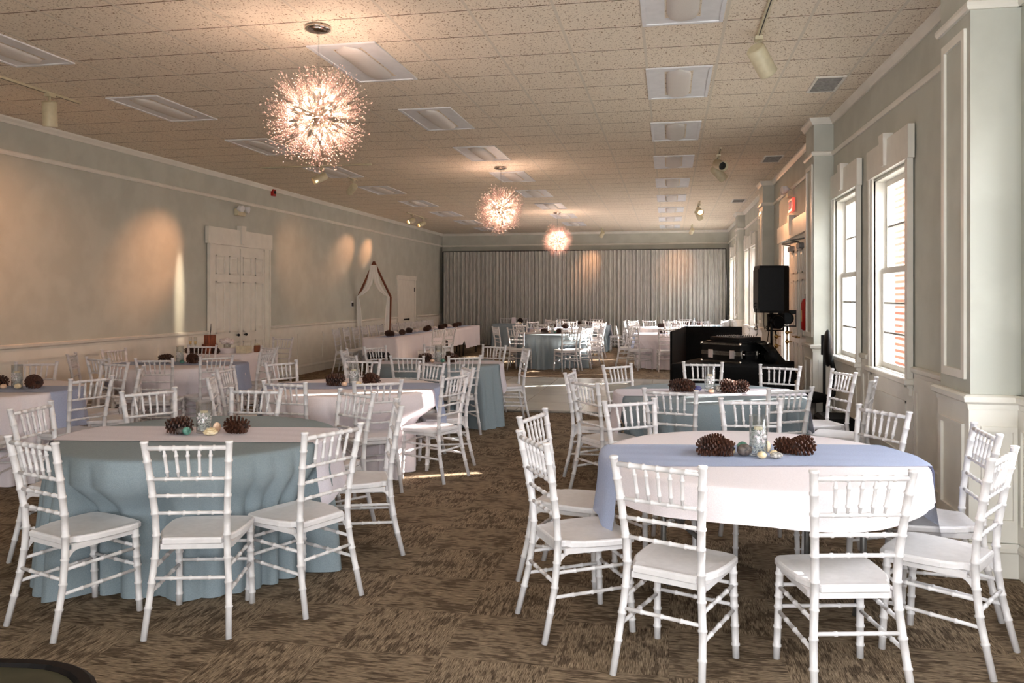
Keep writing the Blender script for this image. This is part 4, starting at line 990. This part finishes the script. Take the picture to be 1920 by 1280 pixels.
# ================================================================ CURTAIN
rod = thing('drape_support', 'slim dark pipe frame carrying the curtain along the back wall', 'curtain rod', (0, 25.93, 0))
MB().tube([(-7.3, 0, 3.07), (1.72, 0, 3.07)], .018, 8).build('crossbar', M['dark'], rod)
for x in (-7.3, -2.8, 1.72): MB().tube([(x, .0, 0.01), (x, .0, 3.07)], .018, 8).lathe([(.2, 0), (.2, .01)], (x, 0, .001), 20).build('upright', M['dark'], rod)
NP = 8
for k in range(NP):
    x0 = -7.26+8.96*k/NP; x1 = -7.26+8.96*(k+1)/NP; rnd = random.Random(300+k); n = 150; a = [rnd.uniform(0, 6) for _ in range(4)]
    def yy(t, z): return .0+(.022+.02*(1-z/3.05))*(sin(2*pi*9*t+a[0]+1.5*sin(5*t+a[2]))+.55*sin(2*pi*17*t+a[1])+.35*sin(2*pi*4*t+a[3]))
    rows = [[(x0+(x1-x0)*i/n, yy(i/n, z), z) for i in range(n+1)] for z in (.03, .6, 1.6, 2.5, 2.98, 3.06)]
    o = MB().loft(rows, False, False, True).build('curtain', M['curtain']); o.location = (0, 25.84, 0)
    tag(o, 'floor-length sheer grey pleated curtain panel along the back wall', 'curtain', 'curtain panels')

# ================================================================ DJ CORNER
fc = thing('dj_facade', 'tall black folding fabric facade at the dance floor edge', 'screen', (.03, 12.35, 0))
def panel(p, q, h, nm):
    p, q = Vector((*p, 0)), Vector((*q, 0)); d = (q-p).normalized(); n = Vector((-d.y, d.x, 0))*.015
    b = MB().loft([[p-n, q-n, q+n, p+n], [p-n+Vector((0, 0, h)), q-n+Vector((0, 0, h)), q+n+Vector((0, 0, h)), p+n+Vector((0, 0, h))]]); b.build(nm, M['black'], fc)
panel((0, 0), (.12, .98), 1.08, 'panel'); panel((.118, .97), (.25, 2.14), 1.08, 'panel'); panel((.235, 2.14), (.75, 2.14), 1.085, 'panel'); panel((.745, 2.14), (1.20, 2.14), 1.085, 'panel')
A_ = -.34
dj = thing('dj_table', 'folding table fully draped in black behind the round blue table', 'table', (.80, 10.6, 0), A_)
MB().bbox(-.6, .6, -.6, .6, .74, .765, .005).build('tabletop', M['black_plastic'], dj)
for s in (-1, 1):
    for u in (-1, 1): MB().tube([(s*.53, u*.52, .74), (s*.53, u*.52, 0)], .016, 8).build('leg', M['dark'], dj)
o = rect_cloth(-.6, .6, -.6, .6, (.75, .75, .75, .75), M['black'], 'black floor-length cloth draped over the DJ table', 81, h=.77); o.location = (.80, 10.6, 0); o.rotation_euler = (0, 0, A_)
ca = thing('flight_case', 'black flight case with aluminium edges and chrome latch on DJ table', 'case', (.82, 10.72, .778), .83)
MB().bbox(-.37, .37, -.40, .40, 0, .28, .004).build('body', M['black_plastic'], ca); ca.scale = (.74, .74, .88)
for z in (.0, .105, .135, .25):
    t = MB(); 
    for q in ((-.378, .378, -.408, -.398), (-.378, .378, .398, .408), (-.378, -.368, -.408, .408), (.368, .378, -.408, .408)): t.box(*q, z+.001, z+.026)
    t.build('edge_trim', M['alu'], ca)
for x in (-.372, .372):
    for y in (-.402, .402):
        for z in (.012, .265): MB().blob((x, y, z), .026, sub=2).build('ball_corner', M['chrome'], ca)
for q in ((-.3, -.41), (.12, -.41)): MB().bbox(q[0]-.05, q[0]+.05, q[1]-.012, q[1], .06, .18, .004).lathe([(.02, 0), (.02, .01)], (q[0], q[1]-.01, .12), 12).build('latch', M['chrome'], ca)
for q in (-.25, .2): MB().bbox(-.39, -.378, q-.05, q+.05, .06, .18, .004).build('latch', M['chrome'], ca)
MB().bbox(-.33, .33, -.36, .36, .281, .30, .004).build('lid_recess', M['black_plastic'], ca)
mx = thing('dj_mixer', 'low black mixer with fine knobs on the flight case', 'mixer', (.83, 10.73, 1.044), .83)
MB().bbox(-.28, .28, -.3, .3, 0, .05, .006).build('body', M['black_plastic'], mx); mx.scale = (.76, .76, .9)
b = MB()
for i in range(9):
    for j in range(6): b.lathe([(.010, 0), (.007, .022)], (-.22+.055*i, -.2+.08*j, .05), 8)
b.build('knobs', M['steel_grey'], mx)['kind'] = 'stuff'
MB().lathe([(.13, 0), (.13, .012), (.12, .015)], (-.0, .0, .05), 28).build('jog_wheel', M['black_plastic'], mx)
b = MB(); rows = []
for i in range(9):
    t = i/8; rows.append([(.0+.50*t+.02*sin(j+i), -.3+.6*j/6, .25-.40*t*t-.08*t+.012*sin(2*j+i*1.3)) for j in range(7)])
o = b.loft(rows, False, False, True).build('black_cover', M['black']); o.location = (1.06, 10.72, .79); o.rotation_euler = (0, 0, -.25); tag(o, 'black fabric cover thrown over the window end of the DJ table', 'cover')
b = MB().blob((0, 0, 0), .5, (.16, .42, .17), .05, 3); o = b.build('equipment_bag', M['black']); o.location = (1.24, 10.5, .86); tag(o, 'black soft bag on the window end of the DJ table', 'bag')
# speaker on stand
sp = thing('loudspeaker', 'large black loudspeaker raised on a pole behind the DJ table', 'loudspeaker', (1.455, 12.3, 1.37), .12)
prof = [(-.21, -.17), (.13, -.19), (.22, -.12), (.22, .12), (.13, .19), (-.21, .17)]
MB().loft([[(x*.97, y*.97, 0) for x, y in prof], [(x, y, .03) for x, y in prof], [(x, y, .64) for x, y in prof], [(x*.97, y*.97, .675) for x, y in prof]]).build('cabinet', M['black_plastic'], sp)
MB().bbox(-.225, -.21, -.15, .15, .05, .62, .004).build('grille', M['dark'], sp)
for z in (.08, .58): MB().bbox(.22, .235, -.03, .03, z-.03, z+.03, .004).build('bracket', M['steel_grey'], sp)
MB().lathe([(.03, -.02), (.03, .0)], (0, 0, 0), 12).build('pole_socket', M['dark'], sp)
st = thing('speaker_stand', 'black tripod stand under the loudspeaker', 'stand', (1.455, 12.3, 0))
MB().tube([(0, 0, .1), (0, 0, .8)], .022, 10).tube([(0, 0, .8), (0, 0, 1.35)], .017, 10).build('pole', M['black_plastic'], st)
MB().lathe([(.035, 1.22), (.035, 1.30)], (0, 0, 0), 14).lathe([(.035, .78), (.035, .84)], (0, 0, 0), 14).blob((.05, 0, .81), .018).build('collar', M['black_plastic'], st)
for i in range(3):
    a = i*2*pi/3+.4; MB().tube([(0, 0, .62), (.26*cos(a), .26*sin(a), .01)], .012, 8).tube([(0, 0, .2), (.15*cos(a), .15*sin(a), .27)], .008, 8).build('leg', M['black_plastic'], st)
# two stage lights on brass-fitted stands
for i, (x, y, zc, rz, lab) in enumerate(((1.545, 12.55, 1.215, .4, 'beside the speaker pole'), (1.735, 12.75, 1.27, -.2, 'nearer the exit doors'))):
    s_ = thing('stage_light', 'black stage light on a chrome-fitted stand, '+lab, 'stage light', (x, y, 0), rz, 'stage lights')
    MB().tube([(0, 0, .02), (0, 0, zc-.12)], .014, 8).build('pole', M['chrome'], s_)
    for k in range(3):
        a = k*2.09; MB().tube([(0, 0, .35), (.14*cos(a), .14*sin(a), .01)], .009, 6).build('leg', M['black_plastic'], s_)
    for z in (zc-.2, zc-.34): MB().blob((0, -.02, z), .03, (1, 1, 1.2), .05).tube([(0, 0, z), (.07, -.02, z)], .008, 6).build('clamp', M['brass'], s_)
    MB().tube([(0, .13, zc), (0, .07, zc), (0, -.09, zc+.01), (0, -.11, zc+.01)], [.05, .09, .10, .085], 20).build('lamp_body', M['black_plastic'], s_)
    MB().bbox(-.13, .13, -.02, .02, zc+.07, zc+.13, .005).box(-.13, -.118, -.015, .015, zc-.1, zc+.1).box(.118, .13, -.015, .015, zc-.1, zc+.1).box(-.13, .13, -.015, .015, zc-.12, zc-.1).build('yoke', M['black_plastic'], s_)
# cables
def cable(pts, label, r=.006):
    o = MB().tube(pts, r, 6).build('cable', M['black_plastic']); return tag(o, label, 'cable', 'cables of the loudspeaker')
def loop(c, R, n=12): return [(c[0]+R*cos(a), c[1]+.01*i/n, c[2]+R*sin(a)) for i, a in enumerate([pi*2*j/n for j in range(n+1)])]
cable([(1.24, 12.25, 1.50)]+loop((1.225, 12.22, 1.48), .025)+[(1.235, 12.2, 1.38), (1.22, 12.0, 1.2)]+loop((1.20, 11.9, 1.155), .022)+[(1.19, 11.6, 1.1), (1.12, 11.1, 1.085)], 'black cable with small loops hanging from the speaker to the mixer')
cable([(1.35, 12.28, 1.37), (1.34, 12.22, 1.2), (1.36, 12.2, 1.1)]+loop((1.39, 12.2, 1.155), .022)+[(1.36, 12.0, .9), (1.36, 11.9, .4)], 'black cable hanging between the speaker and its pole')
# task chair by the pilaster
tc_ = thing('task_chair', 'black upholstered task chair standing by the pilaster and window', 'chair', (1.66, 9.72, 0), 1.45)
MB().blob((0, -.10, 1.02), .2, (.9, .26, 1.05), 0, 3).build('backrest', M['black_plastic'], tc_)
MB().tube([(0, -.13, .90), (0, -.17, .75), (0, -.16, .5), (0, -.05, .40)], [.028, .024, .026, .03], 8).build('spine', M['black_plastic'], tc_)
MB().blob((0, .08, .46), .22, (1, .95, .28), 0, 3).build('seat', M['black'], tc_)
MB().tube([(0, .05, .42), (0, .05, .1)], .028, 10).build('column', M['steel_grey'], tc_)
for i in range(5):
    a = i*2*pi/5; o = MB().tube([(0, .05, .1), (.24*cos(a), .05+.24*sin(a), .065)], [.022, .014], 8).build('base_arm', M['black_plastic'], tc_); MB().blob((.24*cos(a), .05+.24*sin(a), .028), .027, (.6, 1, 1)).build('caster', M['black_plastic'], o)
gs = thing('guitar_stand', 'slim black upright stand with chrome pegs beside the task chair', 'stand', (1.755, 9.90, 0))
MB().bbox(-.035, .035, -.012, .012, .93, 1.16, .004).tube([(0, 0, .05), (0, 0, .95)], .016, 8).build('upright', M['black_plastic'], gs)
for k in range(3): MB().blob((.045, -.005, .99+.06*k), .012).tube([(.03, 0, .99+.06*k), (.045, -.005, .99+.06*k)], .005, 6).build('peg', M['chrome'], gs)
for k in range(3):
    a = k*2.09+.5; MB().tube([(0, 0, .3), (.11*cos(a), .11*sin(a), .008)], .01, 6).build('leg', M['black_plastic'], gs)
o = MB().bbox(-.16, .16, -.26, .26, 0, .42, .03).build('equipment_case', M['black']); o.location = (1.62, 8.55, .001); tag(o, 'black soft equipment case on the carpet under the farther window', 'case')

# ================================================================ WALL FITTINGS
def wallbox(name, loc, label, cat): return thing(name, label, cat, loc)
X = XR+RW(13)
ex = wallbox('exit_sign', (X, 13.1, 2.90), 'red EXIT sign above the double exit doors', 'sign')
MB().bbox(-.045, -.002, -.19, .19, 0, .2, .006).build('housing', M['exit_red'], ex)
b = MB()   # letters E X I T
def bar(y0, z0, y1, z1, t=.011):
    p, q = Vector((-.047, y0, z0)), Vector((-.047, y1, z1)); d = (q-p).normalized(); n = Vector((0, -d.z, d.y))*t; e = Vector((.003, 0, 0))
    b.loft([[p-n-e, q-n-e, q+n-e, p+n-e], [p-n+e, q-n+e, q+n+e, p+n+e]])
z0, z1 = .04, .16
bar(.145, z0, .145, z1); [bar(.145, z, .085, z) for z in (z0+.01, .1, z1-.01)]
bar(.06, z0, .0, z1); bar(.0, z0, .06, z1); bar(-.03, z0, -.03, z1); bar(-.10, z0, -.10, z1); bar(-.06, z1-.01, -.145, z1-.01)
b.build('lettering', M['white_cloth'], ex)
def emergency(loc, s, label):
    e = wallbox('emergency_light', loc, label, 'emergency light')
    MB().bbox(min(0, s*.07), max(0, s*.07), -.13, .13, -.06, .06, .01).build('body', M['cream'], e)
    for u in (-1, 1): MB().tube([(s*.05, u*.1, .04), (s*.09, u*.1, .06), (s*.15, u*.11, .05)], [.03, .055, .058], 14).build('lamp_head', M['diffuser'], e)
emergency((X, 13.3, 3.2), -1, 'white twin-head emergency light above the exit sign')
emergency((XL+LW(13.2), 13.2, 3.08), 1, 'white twin-head emergency light above the double door')
fa = wallbox('fire_alarm', (XL+LW(14.45), 14.45, 3.52), 'red fire alarm strobe high on the door wall', 'fire alarm')
MB().bbox(0, .05, -.06, .06, 0, .13, .006).build('housing', M['red'], fa); MB().bbox(.05, .07, -.025, .025, .04, .1, .006).build('strobe', M['dark'], fa)
sw = wallbox('wall_switch', (XL+LW(18.4), 18.4, 1.40), 'black and white wall control beside the wooden arch', 'switch')
MB().bbox(0, .01, -.07, .07, -.05, .09, .003).build('plate', M['diffuser'], sw); MB().bbox(.01, .03, -.03, .05, -.03, .06, .005).build('control', M['dark'], sw)
ot = wallbox('wall_outlet', (XL+LW(15.2)+.008, 15.2, .45), 'white power outlet low on the panelled door wall', 'outlet'); MB().bbox(0, .006, -.035, .035, -.06, .06, .002).build('plate', M['diffuser'], ot); MB().box(.006, .008, -.012, .012, .012, .035).box(.006, .008, -.012, .012, -.035, -.012).build('sockets', M['grille'], ot)
fe = wallbox('fire_extinguisher', (XR+RW(11.4)-.08, 11.42, 1.15), 'red fire extinguisher hung between pilaster and exit doors', 'fire extinguisher')
MB().lathe([(.05, 0), (.068, .02), (.068, .36), (.05, .41), (.02, .43)], (0, 0, 0), 24).build('cylinder', M['red'], fe); MB().tube([(0, 0, .43), (0, 0, .48)], .018, 10).box(-.012, .012, -.06, .07, .47, .485).tube([(0, .03, .46), (0, .1, .4), (0, .09, .2)], .009, 8).build('valve', M['dark'], fe)
MB().loft([[(.0695*cos(a), .0695*sin(a), z) for a in [pi*.8+pi*.35*j/8 for j in range(9)]] for z in (.12, .27)], False, False, True).build('label_band', M['amber'], fe); MB().box(.05, .08, -.03, .03, .1, .4).build('wall_bracket', M['dark'], fe)

# dark round-cornered table in the corner nearest the camera
ct = thing('side_table', 'dark round-cornered side table at the picture corner nearest the camera', 'table', (-1.645, 1.27, 0), .12)
def rr(hx, hy, r, z, n=8): return [(sx*(hx-r)+r*cos(a), sy*(hy-r)+r*sin(a), z) for sx, sy, a0 in ((1, 1, 0), (-1, 1, pi/2), (-1, -1, pi), (1, -1, 3*pi/2)) for a in [a0+pi/2*i/n for i in range(n+1)]]
hx, hy, r_ = .46, .42, .24
MB().loft([rr(hx-.01, hy-.01, r_, .69), rr(hx, hy, r_, .70), rr(hx, hy, r_, .725), rr(hx-.008, hy-.008, r_, .732), rr(hx-.03, hy-.03, r_-.02, .732), rr(hx-.035, hy-.035, r_-.02, .722)]).build('rim', M['rim'], ct)
MB().loft([rr(hx-.036, hy-.036, r_-.02, .71), rr(hx-.036, hy-.036, r_-.02, .7235)]).build('tabletop', M['slate_top'], ct)
for sx in (-1, 1):
    for sy in (-1, 1): MB().tube([(sx*.30, sy*.28, .69), (sx*.31, sy*.29, 0)], .02, 8).build('leg', M['rim'], ct)
